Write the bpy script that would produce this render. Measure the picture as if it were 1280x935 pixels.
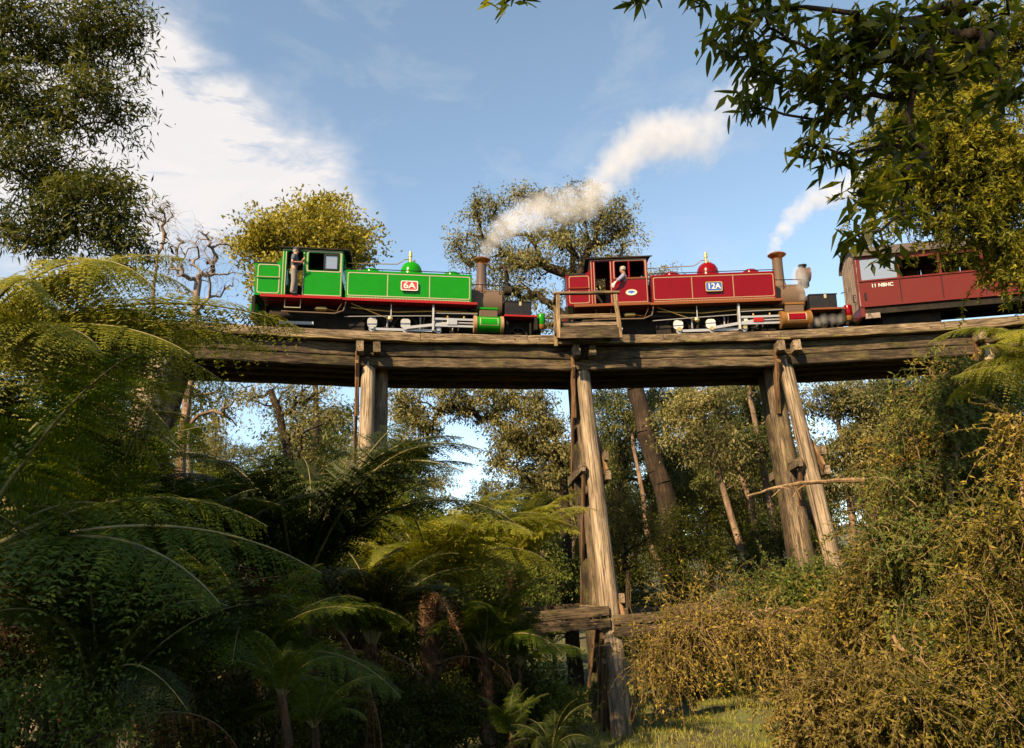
import bpy, math, random
import numpy as np
from mathutils import Vector, Matrix

for _o in list(bpy.data.objects):
    bpy.data.objects.remove(_o, do_unlink=True)
scene = bpy.context.scene
COL = scene.collection
R = math.radians

# ------------------------------------------------------------------ camera
EYE = 4.3                               # eye height above the creek flat
F_PX, PITCH, ROLL = 951.5, R(15.86), R(-3.86)
cam_d = bpy.data.cameras.new('camera')
cam_d.sensor_width = 36.0
cam_d.lens = 36.0 * F_PX / 1280.0
cam_d.clip_start = 0.05
cam_d.clip_end = 3000.0
cam = bpy.data.objects.new('camera', cam_d)
COL.objects.link(cam)
_right, _up = Vector((1, 0, 0)), Vector((0, -math.sin(PITCH), math.cos(PITCH)))
_fw = Vector((0, math.cos(PITCH), math.sin(PITCH)))
_r2 = _right * math.cos(ROLL) + _up * math.sin(ROLL)
_u2 = _up * math.cos(ROLL) - _right * math.sin(ROLL)
_cm = Matrix((_r2, _u2, -_fw)).transposed().to_4x4()
_cm.translation = Vector((0, 0, EYE))
cam.matrix_world = _cm
scene.camera = cam

# ------------------------------------------------------------------ light
SUN_DIR = Vector((0.385, 0.62, -0.56)).normalized()    # the way the light travels
sun_el = math.asin(-SUN_DIR.z)
sun_rot = math.atan2(-SUN_DIR.x, -SUN_DIR.y)
sun_d = bpy.data.lights.new('sun', 'SUN')
sun_d.energy = 5.0
sun_d.angle = R(0.53)
sun_d.color = (1.0, 0.74, 0.43)
sun = bpy.data.objects.new('sun', sun_d)
sun.rotation_euler = SUN_DIR.to_track_quat('-Z', 'Y').to_euler()
sun.location = (-20, -30, 40)
COL.objects.link(sun)

world = bpy.data.worlds.new('World')
scene.world = world
world.use_nodes = True
wt = world.node_tree
wt.nodes.clear()


class NT:
    """small helper for wiring node trees"""
    def __init__(self, nt):
        self.nt = nt

    def n(self, typ, **kw):
        nd = self.nt.nodes.new(typ)
        for k, v in kw.items():
            if k.startswith('i_'):
                nd.inputs[k[2:].replace('_', ' ')].default_value = v
            else:
                setattr(nd, k, v)
        return nd

    def l(self, a, b):
        self.nt.links.new(a, b)

    def math(self, op, a, b=None, c=None, clamp=False):
        nd = self.nt.nodes.new('ShaderNodeMath')
        nd.operation = op
        nd.use_clamp = clamp
        for i, x in enumerate((a, b, c)):
            if x is None:
                continue
            if isinstance(x, (int, float)):
                nd.inputs[i].default_value = x
            else:
                self.l(x, nd.inputs[i])
        return nd.outputs[0]

    def vmath(self, op, a, b=None):
        nd = self.nt.nodes.new('ShaderNodeVectorMath')
        nd.operation = op
        for i, x in enumerate((a, b)):
            if x is None:
                continue
            if isinstance(x, (tuple, list, Vector)):
                nd.inputs[i].default_value = x
            else:
                self.l(x, nd.inputs[i])
        return nd

    def ramp(self, fac, stops):
        nd = self.nt.nodes.new('ShaderNodeValToRGB')
        el = nd.color_ramp.elements
        while len(el) < len(stops):
            el.new(0.5)
        for e, (p, c) in zip(el, stops):
            e.position = p
            e.color = (c[0], c[1], c[2], 1) if not isinstance(c, (int, float)) else (c, c, c, 1)
        self.l(fac, nd.inputs[0])
        return nd.outputs[0]

    def mix(self, fac, a, b, mode='MIX'):
        nd = self.nt.nodes.new('ShaderNodeMix')
        nd.data_type = 'RGBA'
        nd.blend_type = mode
        for s, x in ((0, fac), (6, a), (7, b)):
            if isinstance(x, (int, float)):
                nd.inputs[s].default_value = x
            elif isinstance(x, (tuple, list)):
                nd.inputs[s].default_value = (x[0], x[1], x[2], 1)
            else:
                self.l(x, nd.inputs[s])
        return nd.outputs[2]

    def noise(self, vec, scale, detail=3, rough=0.55, dist=0.0):
        nd = self.nt.nodes.new('ShaderNodeTexNoise')
        nd.inputs['Scale'].default_value = scale
        nd.inputs['Detail'].default_value = detail
        nd.inputs['Roughness'].default_value = rough
        nd.inputs['Distortion'].default_value = dist
        if vec is not None:
            self.l(vec, nd.inputs['Vector'])
        return nd.outputs[0]

    def mapping(self, vec, scale=(1, 1, 1), loc=(0, 0, 0), rot=(0, 0, 0)):
        nd = self.nt.nodes.new('ShaderNodeMapping')
        nd.inputs['Scale'].default_value = scale
        nd.inputs['Location'].default_value = loc
        nd.inputs['Rotation'].default_value = rot
        self.l(vec, nd.inputs['Vector'])
        return nd.outputs[0]


def pix_dir(px, py):
    a0, b0 = px - 640.0, py - 467.5
    return (_r2 * (a0 / F_PX) - _u2 * (b0 / F_PX) + _fw).normalized()


w = NT(wt)
sky = w.n('ShaderNodeTexSky', sky_type='NISHITA', sun_disc=False)
sky.sun_elevation = sun_el
sky.sun_rotation = sun_rot
sky.altitude = 300
sky.air_density = 0.9
sky.dust_density = 0.3
sky.ozone_density = 1.2
tc = w.n('ShaderNodeTexCoord')
dirv = tc.outputs['Generated']
# fair-weather cirrus all round the sky, thickest in one bank above the valley
wob = w.noise(w.mapping(dirv, (3, 3, 5)), 2.2, 4, 0.6)
wisp = w.noise(w.mapping(dirv, (4, 4, 9), (1.7, 0.4, 0.2), (0.2, 0.1, 0.5)), 1.6, 6, 0.62, 0.6)
bank = None
for (px, py, rad, amp) in ((150, 195, .13, 1.0), (235, 205, .105, 1.0), (315, 215, .085, .9), (385, 238, .06, .7), (440, 258, .045, .45),
                           (190, 115, .075, .7), (150, 50, .07, .4), (60, 130, .14, .9), (-110, 150, .25, .9)):
    d = pix_dir(px, py)
    sub = w.vmath('SUBTRACT', dirv, (d.x, d.y, d.z)).outputs[0]
    ln = w.vmath('LENGTH', sub).outputs['Value']
    jit = w.math('MULTIPLY_ADD', w.math('SUBTRACT', wob, 0.5), 0.16, ln)
    v = w.math('SUBTRACT', 1.0, w.math('DIVIDE', jit, rad * 1.38), clamp=True)
    v = w.math('MULTIPLY', w.math('POWER', v, 1.25), amp * 1.15)
    bank = v if bank is None else w.math('ADD', bank, v)
streak = w.noise(w.mapping(dirv, (2.2, 2.2, 9), (0.3, 0.9, 0.1), (0.0, 0.55, 0.35)), 3.0, 7, 0.66, 0.8)
bank = w.math('MULTIPLY', bank, w.math('MULTIPLY_ADD', streak, 2.7, -0.62, clamp=True), clamp=True)
bank = w.math('MULTIPLY', bank, 0.94)
thin = w.math('MULTIPLY', w.math('SUBTRACT', wisp, 0.52, clamp=True), 0.85, clamp=True)
mask = w.math('ADD', bank, thin, clamp=True)
# sky shifted in hue, less saturated and brighter all over
sz = w.n('ShaderNodeSeparateXYZ')
w.l(dirv, sz.inputs[0])
hsv = w.n('ShaderNodeHueSaturation')
hsv.inputs['Saturation'].default_value = 0.84
hsv.inputs['Hue'].default_value = 0.485
hsv.inputs['Value'].default_value = 1.2
w.l(sky.outputs[0], hsv.inputs['Color'])
colr = w.mix(mask, hsv.outputs[0], (4.4, 4.2, 4.15))
bg = w.n('ShaderNodeBackground')
bg.inputs['Strength'].default_value = 0.073
w.l(colr, bg.inputs['Color'])
wo = w.n('ShaderNodeOutputWorld')
w.l(bg.outputs[0], wo.inputs['Surface'])

scene.view_settings.view_transform = 'Standard'
scene.view_settings.look = 'None'
scene.view_settings.exposure = 1.55
scene.view_settings.gamma = 1.0
scene.view_settings.use_curve_mapping = False
scene.cycles.max_bounces = 6
scene.cycles.diffuse_bounces = 2
scene.cycles.glossy_bounces = 2
scene.cycles.transmission_bounces = 4
scene.cycles.transparent_max_bounces = 8
scene.cycles.volume_bounces = 2
scene.cycles.volume_max_steps = 128
scene.cycles.caustics_reflective = False
scene.cycles.caustics_refractive = False
scene.cycles.use_denoising = True


# ------------------------------------------------------------------ geometry helpers
def at(px, py, Y):
    """world point seen towards (px, py) of a 1280x935 picture at distance Y in front of the viewpoint"""
    d = pix_dir(px, py)
    k = Y / d.y
    return Vector((d.x * k, Y, EYE + d.z * k))


def ground_z(x, y):
    t = np.clip((np.asarray(y, float)) / 19.0, 0, 1)
    t = t * t * (3 - 2 * t)
    z = 2.7 * (1 - t) + 0.15
    left = np.clip((-np.asarray(x, float) - 6.5) / 8.0, 0, 1.6)
    z = z + left * 2.2 * np.clip((np.asarray(y, float)) / 14.0, 0, 1)
    far = np.clip((np.asarray(y, float) - 55) / 90.0, 0, 6)
    z = z + far * 6.0
    z = z + 0.10 * np.sin(x * 0.9 + 1.3) * np.cos(y * 0.7) + 0.06 * np.sin(x * 2.1 + y * 1.7)
    return z


WM = {}                                  # world matrix of each parent, kept by hand


def reg(o, parent=None, M=None):
    if M is None:
        M = Matrix.Identity(4)
    if parent is not None:
        o.parent = parent
        o.matrix_basis = WM[parent.name].inverted() @ M
    else:
        o.matrix_basis = M
    WM[o.name] = M
    return o


def thing(name, label, cat, M=None, group=None, loc=None, rz=0.0):
    o = bpy.data.objects.new(name, None)
    o.empty_display_size = 0.3
    COL.objects.link(o)
    if M is None:
        M = Matrix.Translation(Vector(loc) if loc is not None else Vector((0, 0, 0))) @ Matrix.Rotation(rz, 4, 'Z')
    reg(o, None, M)
    return tag(o, label, cat, group)


def tag(o, label=None, cat=None, group=None, kind=None):
    if label:
        o['label'] = label
    if cat:
        o['category'] = cat
    if group:
        o['group'] = group
    if kind:
        o['kind'] = kind
    return o


def mesh_np(name, V, F, rnd=None):
    """fast mesh from (n,3) vertices and (m,k) faces of one size k"""
    me = bpy.data.meshes.new(name)
    V = np.asarray(V, np.float32)
    F = np.asarray(F, np.int32)
    m, k = F.shape
    me.vertices.add(len(V))
    me.vertices.foreach_set('co', V.ravel())
    me.loops.add(m * k)
    me.loops.foreach_set('vertex_index', F.ravel())
    me.polygons.add(m)
    me.polygons.foreach_set('loop_start', np.arange(0, m * k, k, dtype=np.int32))
    if rnd is not None:
        a = me.attributes.new('rnd', 'FLOAT', 'POINT')
        a.data.foreach_set('value', np.asarray(rnd, np.float32))
    me.update(calc_edges=True)
    return me


def add_obj(name, me, mat, parent=None, M=None):
    if mat is not None and len(me.materials) == 0:
        me.materials.append(mat)
    o = bpy.data.objects.new(name, me)
    COL.objects.link(o)
    if M is None:
        M = WM[parent.name] if parent is not None else Matrix.Identity(4)
    return reg(o, parent, M)


class MB:
    def __init__(self):
        self.v, self.f = [], []
        self.n = 0

    def add(self, V, F):
        V = np.asarray(V, float)
        self.v.append(V)
        self.f.extend([tuple(int(i) + self.n for i in q) for q in F])
        self.n += len(V)
        return self

    def box(self, x0, x1, y0, y1, z0, z1):
        V = [(x0, y0, z0), (x1, y0, z0), (x1, y1, z0), (x0, y1, z0), (x0, y0, z1), (x1, y0, z1), (x1, y1, z1), (x0, y1, z1)]
        return self.add(V, [(0, 3, 2, 1), (4, 5, 6, 7), (0, 1, 5, 4), (1, 2, 6, 5), (2, 3, 7, 6), (3, 0, 4, 7)])

    def tube(self, path, radii, n=8, caps=True, jit=0.0, rng=None):
        P = [Vector(p) for p in path]
        if isinstance(radii, (int, float)):
            radii = [radii] * len(P)
        ref = None
        V, F = [], []
        for i, p in enumerate(P):
            d = (P[min(i + 1, len(P) - 1)] - P[max(i - 1, 0)]).normalized()
            if ref is None:
                ref = d.orthogonal().normalized()
            ref = (ref - d * ref.dot(d)).normalized()
            b = d.cross(ref)
            for k in range(n):
                a = 2 * math.pi * k / n
                rr = radii[i] * (1 + (rng.uniform(-jit, jit) if jit else 0))
                V.append(p + (ref * math.cos(a) + b * math.sin(a)) * rr)
        for i in range(len(P) - 1):
            for k in range(n):
                k2 = (k + 1) % n
                F.append((i * n + k, i * n + k2, (i + 1) * n + k2, (i + 1) * n + k))
        if caps:
            F.append(tuple(range(n - 1, -1, -1)))
            F.append(tuple((len(P) - 1) * n + k for k in range(n)))
        return self.add([tuple(v) for v in V], F)

    def cyl(self, p0, p1, r0, r1=None, n=16):
        return self.tube([p0, p1], [r0, r0 if r1 is None else r1], n)

    def lathe(self, prof, c=(0, 0, 0), axis='Z', n=24):
        """prof: (r, h) pairs from start to end"""
        V, F = [], []
        for r, h in prof:
            for k in range(n):
                a = 2 * math.pi * k / n
                x, y = r * math.cos(a), r * math.sin(a)
                p = {'Z': (x, y, h), 'X': (h, x, y), 'Y': (y, h, x)}[axis]
                V.append((p[0] + c[0], p[1] + c[1], p[2] + c[2]))
        for i in range(len(prof) - 1):
            for k in range(n):
                k2 = (k + 1) % n
                F.append((i * n + k, i * n + k2, (i + 1) * n + k2, (i + 1) * n + k))
        F.append(tuple(range(n - 1, -1, -1)))
        F.append(tuple((len(prof) - 1) * n + k for k in range(n)))
        return self.add(V, F)

    def prism(self, poly, y0, y1, plane='XZ'):
        """a 2-D outline pushed from y0 to y1 across the given plane"""
        def P(a, b, t):
            return {'XZ': (a, t, b), 'YZ': (t, a, b), 'XY': (a, b, t)}[plane]
        n = len(poly)
        V = [P(a, b, y0) for a, b in poly] + [P(a, b, y1) for a, b in poly]
        F = [tuple(range(n)), tuple(range(2 * n - 1, n - 1, -1))]
        for i in range(n):
            j = (i + 1) % n
            F.append((i, i + n, j + n, j))
        return self.add(V, F)

    def bar(self, p0, p1, w, h, up=(0, 0, 1)):
        p0, p1 = Vector(p0), Vector(p1)
        d = (p1 - p0).normalized()
        s = d.cross(Vector(up))
        if s.length < 1e-4:
            s = d.orthogonal()
        s.normalize()
        u = s.cross(d)
        V = []
        for p in (p0, p1):
            for a, b in ((-1, -1), (1, -1), (1, 1), (-1, 1)):
                V.append(tuple(p + s * a * w / 2 + u * b * h / 2))
        return self.add(V, [(3, 2, 1, 0), (4, 5, 6, 7), (0, 1, 5, 4), (1, 2, 6, 5), (2, 3, 7, 6), (3, 0, 4, 7)])

    def build(self, name, mat, parent=None, M=None, smooth=False, bevel=0.0, angle=35):
        me = bpy.data.meshes.new(name)
        me.from_pydata(np.vstack(self.v).tolist(), [], self.f)
        import bmesh
        bm = bmesh.new()
        bm.from_mesh(me)
        bmesh.ops.recalc_face_normals(bm, faces=bm.faces)
        if smooth:
            for f in bm.faces:
                f.smooth = True
            lim = R(angle)
            for e in bm.edges:
                if len(e.link_faces) == 2 and e.calc_face_angle(0) > lim:
                    e.smooth = False
        bm.to_mesh(me)
        bm.free()
        o = add_obj(name, me, mat, parent, M)
        if bevel:
            b = o.modifiers.new('bevel', 'BEVEL')
            b.width = bevel
            b.segments = 2
            b.limit_method = 'ANGLE'
        return o


def arr_polyline(x0, x1, z0, z1, r, seg=4):
    """rounded rectangle outline"""
    out = []
    for cx, cz, a0 in ((x1 - r, z1 - r, 0), (x0 + r, z1 - r, 90), (x0 + r, z0 + r, 180), (x1 - r, z0 + r, 270)):
        for k in range(seg + 1):
            a = R(a0 + 90 * k / seg)
            out.append((cx + r * math.cos(a), cz + r * math.sin(a)))
    return out


def ring(mb, outline, wdt, y0, y1):
    """a flat frame of width wdt inside a closed outline (XZ), thickness y0..y1"""
    n = len(outline)
    cx = sum(p[0] for p in outline) / n
    cz = sum(p[1] for p in outline) / n
    hx = max(abs(p[0] - cx) for p in outline)
    hz = max(abs(p[1] - cz) for p in outline)
    inn = [(cx + (p[0] - cx) * (hx - wdt) / hx, cz + (p[1] - cz) * (hz - wdt) / hz) for p in outline]
    V = [(p[0], y0, p[1]) for p in outline] + [(p[0], y0, p[1]) for p in inn] + \
        [(p[0], y1, p[1]) for p in outline] + [(p[0], y1, p[1]) for p in inn]
    F = []
    for i in range(n):
        j = (i + 1) % n
        F += [(i, j, n + j, n + i), (2 * n + i, 3 * n + i, 3 * n + j, 2 * n + j), (i, 2 * n + i, 2 * n + j, j), (n + i, n + j, 3 * n + j, 3 * n + i)]
    return mb.add(V, F)


# ------------------------------------------------------------------ materials
def new_mat(name):
    m = bpy.data.materials.new(name)
    m.use_nodes = True
    nt = m.node_tree
    nt.nodes.clear()
    out = nt.nodes.new('ShaderNodeOutputMaterial')
    b = nt.nodes.new('ShaderNodeBsdfPrincipled')
    nt.links.new(b.outputs[0], out.inputs['Surface'])
    return m, NT(nt), b, out


def paint(name, col, rough=0.3, metal=0.0, dirt=0.25, dirtcol=(0.06, 0.045, 0.03), coat=0.0, scale=3.0):
    m, t, b, out = new_mat(name)
    tcn = t.n('ShaderNodeTexCoord')
    n1 = t.noise(tcn.outputs['Object'], scale, 5, 0.65)
    n2 = t.noise(t.mapping(tcn.outputs['Object'], (6, 6, 1)), scale * 2, 4, 0.6)
    f = t.math('MULTIPLY', t.ramp(n1, [(0.42, 0.0), (0.75, 1.0)]), dirt)
    f = t.math('ADD', f, t.math('MULTIPLY', t.ramp(n2, [(0.5, 0.0), (0.8, 1.0)]), dirt * 0.7), clamp=True)
    t.l(t.mix(f, col, dirtcol), b.inputs['Base Color'])
    t.l(t.math('MULTIPLY_ADD', f, 0.30, rough, clamp=True), b.inputs['Roughness'])
    b.inputs['Metallic'].default_value = metal
    b.inputs['Specular IOR Level'].default_value = 0.13
    b.inputs['Coat Weight'].default_value = coat
    b.inputs['Coat Roughness'].default_value = 0.12
    return m


def wood(name, dark, mid, light, moss=0.0, bump=0.7, stretch=(1.1, 9, 9)):
    m, t, b, out = new_mat(name)
    tcn = t.n('ShaderNodeTexCoord')
    oi = t.n('ShaderNodeObjectInfo')
    off = t.vmath('ADD', tcn.outputs['Object'], None)
    cmb = t.n('ShaderNodeCombineXYZ')
    rr = t.math('MULTIPLY', oi.outputs['Random'], 37.0)
    for i in range(3):
        t.l(rr, cmb.inputs[i])
    t.l(cmb.outputs[0], off.inputs[1])
    vec = off.outputs[0]
    grain = t.noise(t.mapping(vec, stretch), 2.2, 6, 0.65, 0.3)
    blot = t.noise(t.mapping(vec, (0.8, 2.5, 2.5)), 1.1, 5, 0.65)
    crack = t.noise(t.mapping(vec, (stretch[0] * 0.7, stretch[1] * 2.2, stretch[2] * 2.2)), 2.0, 2, 0.5, 0.2)
    stain = t.noise(t.mapping(vec, (0.35, 1.2, 1.2)), 1.7, 4, 0.6)
    fac = t.math('MULTIPLY_ADD', blot, 0.50, t.math('MULTIPLY', grain, 0.60))
    fac = t.math('ADD', fac, t.math('MULTIPLY', t.math('SUBTRACT', stain, 0.5), 0.30))
    fac = t.math('ADD', fac, t.math('MULTIPLY', t.math('SUBTRACT', oi.outputs['Random'], 0.5), 0.12))
    c = t.ramp(fac, [(0.36, dark), (0.53, mid), (0.70, light)])
    ck = t.ramp(crack, [(0.37, 0.0), (0.45, 1.0)])
    c = t.mix(t.math('MULTIPLY', t.math('SUBTRACT', 1.0, ck), 0.75), c, tuple(x * 0.25 for x in dark))
    if moss:
        geo = t.n('ShaderNodeNewGeometry')
        sx = t.n('ShaderNodeSeparateXYZ')
        t.l(geo.outputs['Normal'], sx.inputs[0])
        mn = t.noise(vec, 2.3, 5, 0.7)
        mf = t.math('MULTIPLY', t.ramp(mn, [(0.5, 0.0), (0.66, 1.0)]), moss)
        mf = t.math('MULTIPLY', mf, t.math('MULTIPLY_ADD', sx.outputs[2], 0.5, 0.6, clamp=True))
        c = t.mix(mf, c, (0.13, 0.125, 0.02))
    t.l(c, b.inputs['Base Color'])
    b.inputs['Roughness'].default_value = 0.9
    b.inputs['Specular IOR Level'].default_value = 0.25
    h = t.math('ADD', t.math('MULTIPLY', grain, 0.5), t.math('MULTIPLY', ck, 0.5))
    bp = t.n('ShaderNodeBump')
    bp.inputs['Strength'].default_value = bump
    bp.inputs['Distance'].default_value = 0.03
    t.l(h, bp.inputs['Height'])
    t.l(bp.outputs[0], b.inputs['Normal'])
    return m


def leaf_mat(name, c0, c1, c2, trans=0.35, rough=0.5, spec=0.18, nscale=0.8):
    m, t, b, out = new_mat(name)
    at_ = t.n('ShaderNodeAttribute', attribute_name='rnd')
    geo = t.n('ShaderNodeNewGeometry')
    nz = t.noise(geo.outputs['Position'], nscale, 3, 0.6)
    f = t.math('MULTIPLY_ADD', at_.outputs['Fac'], 0.7, t.math('MULTIPLY', t.math('SUBTRACT', nz, 0.35), 0.8), clamp=True)
    oi = t.n('ShaderNodeObjectInfo')
    f = t.math('ADD', f, t.math('MULTIPLY', t.math('SUBTRACT', oi.outputs['Random'], 0.5), 0.2), clamp=True)
    c = t.ramp(f, [(0.1, c0), (0.5, c1), (0.92, c2)])
    t.l(c, b.inputs['Base Color'])
    b.inputs['Roughness'].default_value = rough
    b.inputs['Specular IOR Level'].default_value = spec * .5
    tr = t.n('ShaderNodeBsdfTranslucent')
    tint = t.mix(1.0, c, (1.25, 1.2, 0.45), 'MULTIPLY')
    t.l(tint, tr.inputs['Color'])
    mx = t.n('ShaderNodeMixShader')
    mx.inputs[0].default_value = trans
    t.l(b.outputs[0], mx.inputs[1])
    t.l(tr.outputs[0], mx.inputs[2])
    t.l(mx.outputs[0], out.inputs['Surface'])
    return m


def bark_mat(name, dark, mid, light, sc=1.0, streak=(5, 5, 0.7), bump=0.7):
    m, t, b, out = new_mat(name)
    tcn = t.n('ShaderNodeTexCoord')
    v = tcn.outputs['Object']
    g = t.noise(t.mapping(v, streak), 2.0 * sc, 6, 0.65, 0.4)
    p = t.noise(v, 1.2 * sc, 4, 0.6)
    f = t.math('MULTIPLY_ADD', g, 0.6, t.math('MULTIPLY', p, 0.45))
    t.l(t.ramp(f, [(0.36, dark), (0.52, mid), (0.68, light)]), b.inputs['Base Color'])
    b.inputs['Roughness'].default_value = 0.92
    b.inputs['Specular IOR Level'].default_value = 0.2
    bp = t.n('ShaderNodeBump')
    bp.inputs['Strength'].default_value = bump
    bp.inputs['Distance'].default_value = 0.05
    t.l(g, bp.inputs['Height'])
    t.l(bp.outputs[0], b.inputs['Normal'])
    return m


def flat_mat(name, col, rough=0.6, metal=0.0, spec=0.5):
    m, t, b, out = new_mat(name)
    tcn = t.n('ShaderNodeTexCoord')
    n1 = t.noise(tcn.outputs['Object'], 9, 4, 0.6)
    t.l(t.mix(t.math('MULTIPLY', n1, 0.35), col, tuple(x * 0.55 for x in col)), b.inputs['Base Color'])
    b.inputs['Roughness'].default_value = rough
    b.inputs['Metallic'].default_value = metal
    b.inputs['Specular IOR Level'].default_value = spec
    return m


M = {}
M['timber'] = wood('weathered_timber', (0.028, 0.020, 0.012), (0.100, 0.072, 0.045), (0.25, 0.185, 0.12), 0.25)
M['timber_mossy'] = wood('mossy_timber', (0.03, 0.02, 0.011), (0.10, 0.068, 0.036), (0.21, 0.15, 0.085), 1.0)
M['timber_dark'] = wood('dirty_shaded_timber', (0.010, 0.007, 0.0045), (0.032, 0.022, 0.013), (0.10, 0.070, 0.042), 0.35)  # darkened for the shade under the kerb as well as for dirt
M['timber_red'] = wood('brace_timber', (0.032, 0.018, 0.009), (0.11, 0.058, 0.027), (0.19, 0.108, 0.056), 0.3)
M['log'] = wood('debarked_log', (0.045, 0.033, 0.021), (0.175, 0.130, 0.086), (0.33, 0.26, 0.18), 0.15, 0.9, (0.35, 7, 7))
M['post'] = wood('handrail_timber', (0.045, 0.030, 0.016), (0.125, 0.082, 0.045), (0.23, 0.16, 0.092), 0.4)
M['rust'] = flat_mat('rusted_iron', (0.10, 0.06, 0.04), 0.75, 0.4)
M['rail'] = flat_mat('rail_steel', (0.22, 0.19, 0.17), 0.4, 0.8)
# ------------------------------------------------------------------ ground
def make_ground():
    xs = np.unique(np.concatenate([np.linspace(-600, -40, 24), np.linspace(-40, 40, 130), np.linspace(40, 600, 24)]))
    ys = np.unique(np.concatenate([np.linspace(-200, -20, 12), np.linspace(-20, 60, 130), np.linspace(60, 1200, 40)]))
    X, Y = np.meshgrid(xs, ys)
    rg = np.random.default_rng(4)
    Z = ground_z(X, Y) + rg.normal(0, 0.025, X.shape)
    V = np.stack([X, Y, Z], -1).reshape(-1, 3)
    nx, ny = len(xs), len(ys)
    i, j = np.meshgrid(np.arange(nx - 1), np.arange(ny - 1))
    a = (j * nx + i).ravel()
    Fq = np.stack([a, a + 1, a + nx + 1, a + nx], -1)
    m, t, b, out = new_mat('forest_floor')
    geo = t.n('ShaderNodeNewGeometry')
    p = geo.outputs['Position']
    n1 = t.noise(p, 0.35, 5, 0.65)
    n2 = t.noise(p, 6.0, 5, 0.7)
    soil = t.ramp(n2, [(0.3, (0.012, 0.009, 0.005)), (0.55, (0.045, 0.032, 0.016)), (0.75, (0.10, 0.07, 0.035))])
    turf = t.ramp(n2, [(0.3, (0.035, 0.045, 0.010)), (0.6, (0.085, 0.095, 0.02)), (0.8, (0.15, 0.13, 0.04))])
    t.l(t.mix(t.ramp(n1, [(0.40, 0.0), (0.58, 1.0)]), soil, turf), b.inputs['Base Color'])
    b.inputs['Roughness'].default_value = 0.95
    bp = t.n('ShaderNodeBump')
    bp.inputs['Strength'].default_value = 0.8
    bp.inputs['Distance'].default_value = 0.06
    t.l(n2, bp.inputs['Height'])
    t.l(bp.outputs[0], b.inputs['Normal'])
    o = add_obj('ground', mesh_np('ground', V, Fq), m)
    for pl in o.data.polygons:
        pl.use_smooth = True
    tag(o, kind='structure')


make_ground()

# ------------------------------------------------------------------ the curved track
TC, TR, TH, TG = (5.16, -28.52), 53.95, EYE + 7.81, -0.048


def trk(s, lat, z):
    """s along the track, lat towards the inside of the curve, z above the kerb tops"""
    th = s / TR
    return Vector((TC[0] + (TR - lat) * math.sin(th), TC[1] + (TR - lat) * math.cos(th), TH + TG * s + z))


def trk_frame(s, lat=0.0, z=0.0, cant=0.0):
    th = s / TR
    X = Vector((math.cos(th), -math.sin(th), TG)).normalized()
    n_in = Vector((-math.sin(th), -math.cos(th), 0))
    Y = -n_in
    Z = X.cross(Y).normalized()
    Y = Z.cross(X).normalized()
    m = Matrix((X, Y, Z)).transposed()
    m = m @ Matrix.Rotation(cant, 3, 'X')
    m = m.to_4x4()
    m.translation = trk(s, lat, z)
    return m


def beam_matrix(p0, p1, up=(0, 0, 1)):
    p0, p1 = Vector(p0), Vector(p1)
    X = (p1 - p0).normalized()
    Y = Vector(up).cross(X)
    if Y.length < 1e-3:
        Y = X.orthogonal()
    Y.normalize()
    Z = X.cross(Y)
    m = Matrix((X, Y, Z)).transposed().to_4x4()
    m.translation = p0
    return m, (p1 - p0).length


RNG = random.Random(11)


def timber(name, p0, p1, wy, hz, mat, parent, up=(0, 0, 1), rough=0.012, cham=0.02, seg=None, bend=0.0):
    """sawn or hewn timber from p0 to p1, wy wide and hz deep, uneven along its length"""
    m, L = beam_matrix(p0, p1, up)
    seg = seg or max(2, int(L / 0.45))
    a, b = wy / 2, hz / 2
    c = min(cham, a * .4, b * .4)
    sec = [(-a, -b + c), (-a + c, -b), (a - c, -b), (a, -b + c), (a, b - c), (a - c, b), (-a + c, b), (-a, b - c)]
    V, F = [], []
    for i in range(seg + 1):
        t = i / seg
        jy, jz = RNG.uniform(-rough, rough), RNG.uniform(-rough, rough) + bend * math.sin(math.pi * t)
        for (y, z) in sec:
            V.append((t * L, y + jy + RNG.uniform(-rough, rough) * .6, z + jz + RNG.uniform(-rough, rough) * .6))
    for i in range(seg):
        for k in range(8):
            k2 = (k + 1) % 8
            F.append((i * 8 + k, i * 8 + k2, (i + 1) * 8 + k2, (i + 1) * 8 + k))
    F.append(tuple(range(7, -1, -1)))
    F.append(tuple(seg * 8 + k for k in range(8)))
    mb = MB()
    mb.add(V, F)
    return mb.build(name, mat, parent, m)


def log(name, p0, p1, r0, r1, mat, parent, n=16, bow=0.03):
    m, L = beam_matrix(p0, p1, (0.3, 1, 0.1))
    seg = max(5, int(L / 0.5))
    path, rad = [], []
    ph = RNG.uniform(0, 6)
    for i in range(seg + 1):
        t = i / seg
        path.append((t * L, bow * math.sin(3.1 * t + ph), bow * math.cos(2.3 * t + ph)))
        rad.append((r0 + (r1 - r0) * t) * (1 + RNG.uniform(-.025, .025)))
    mb = MB()
    mb.tube(path, rad, n, True, 0.035, RNG)
    return mb.build(name, mat, parent, m, smooth=True, angle=50)


# ------------------------------------------------------------------ bridge
bridge = thing('trestle_bridge', 'tall curved timber trestle railway bridge carrying both locomotives', 'bridge', loc=trk(-2.85, 0, -12))
BENTS = [-30.0, -22.9, -16.3, -10.0, -2.85, 3.95, 10.2, 16.8, 23.5, 30.0]

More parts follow.
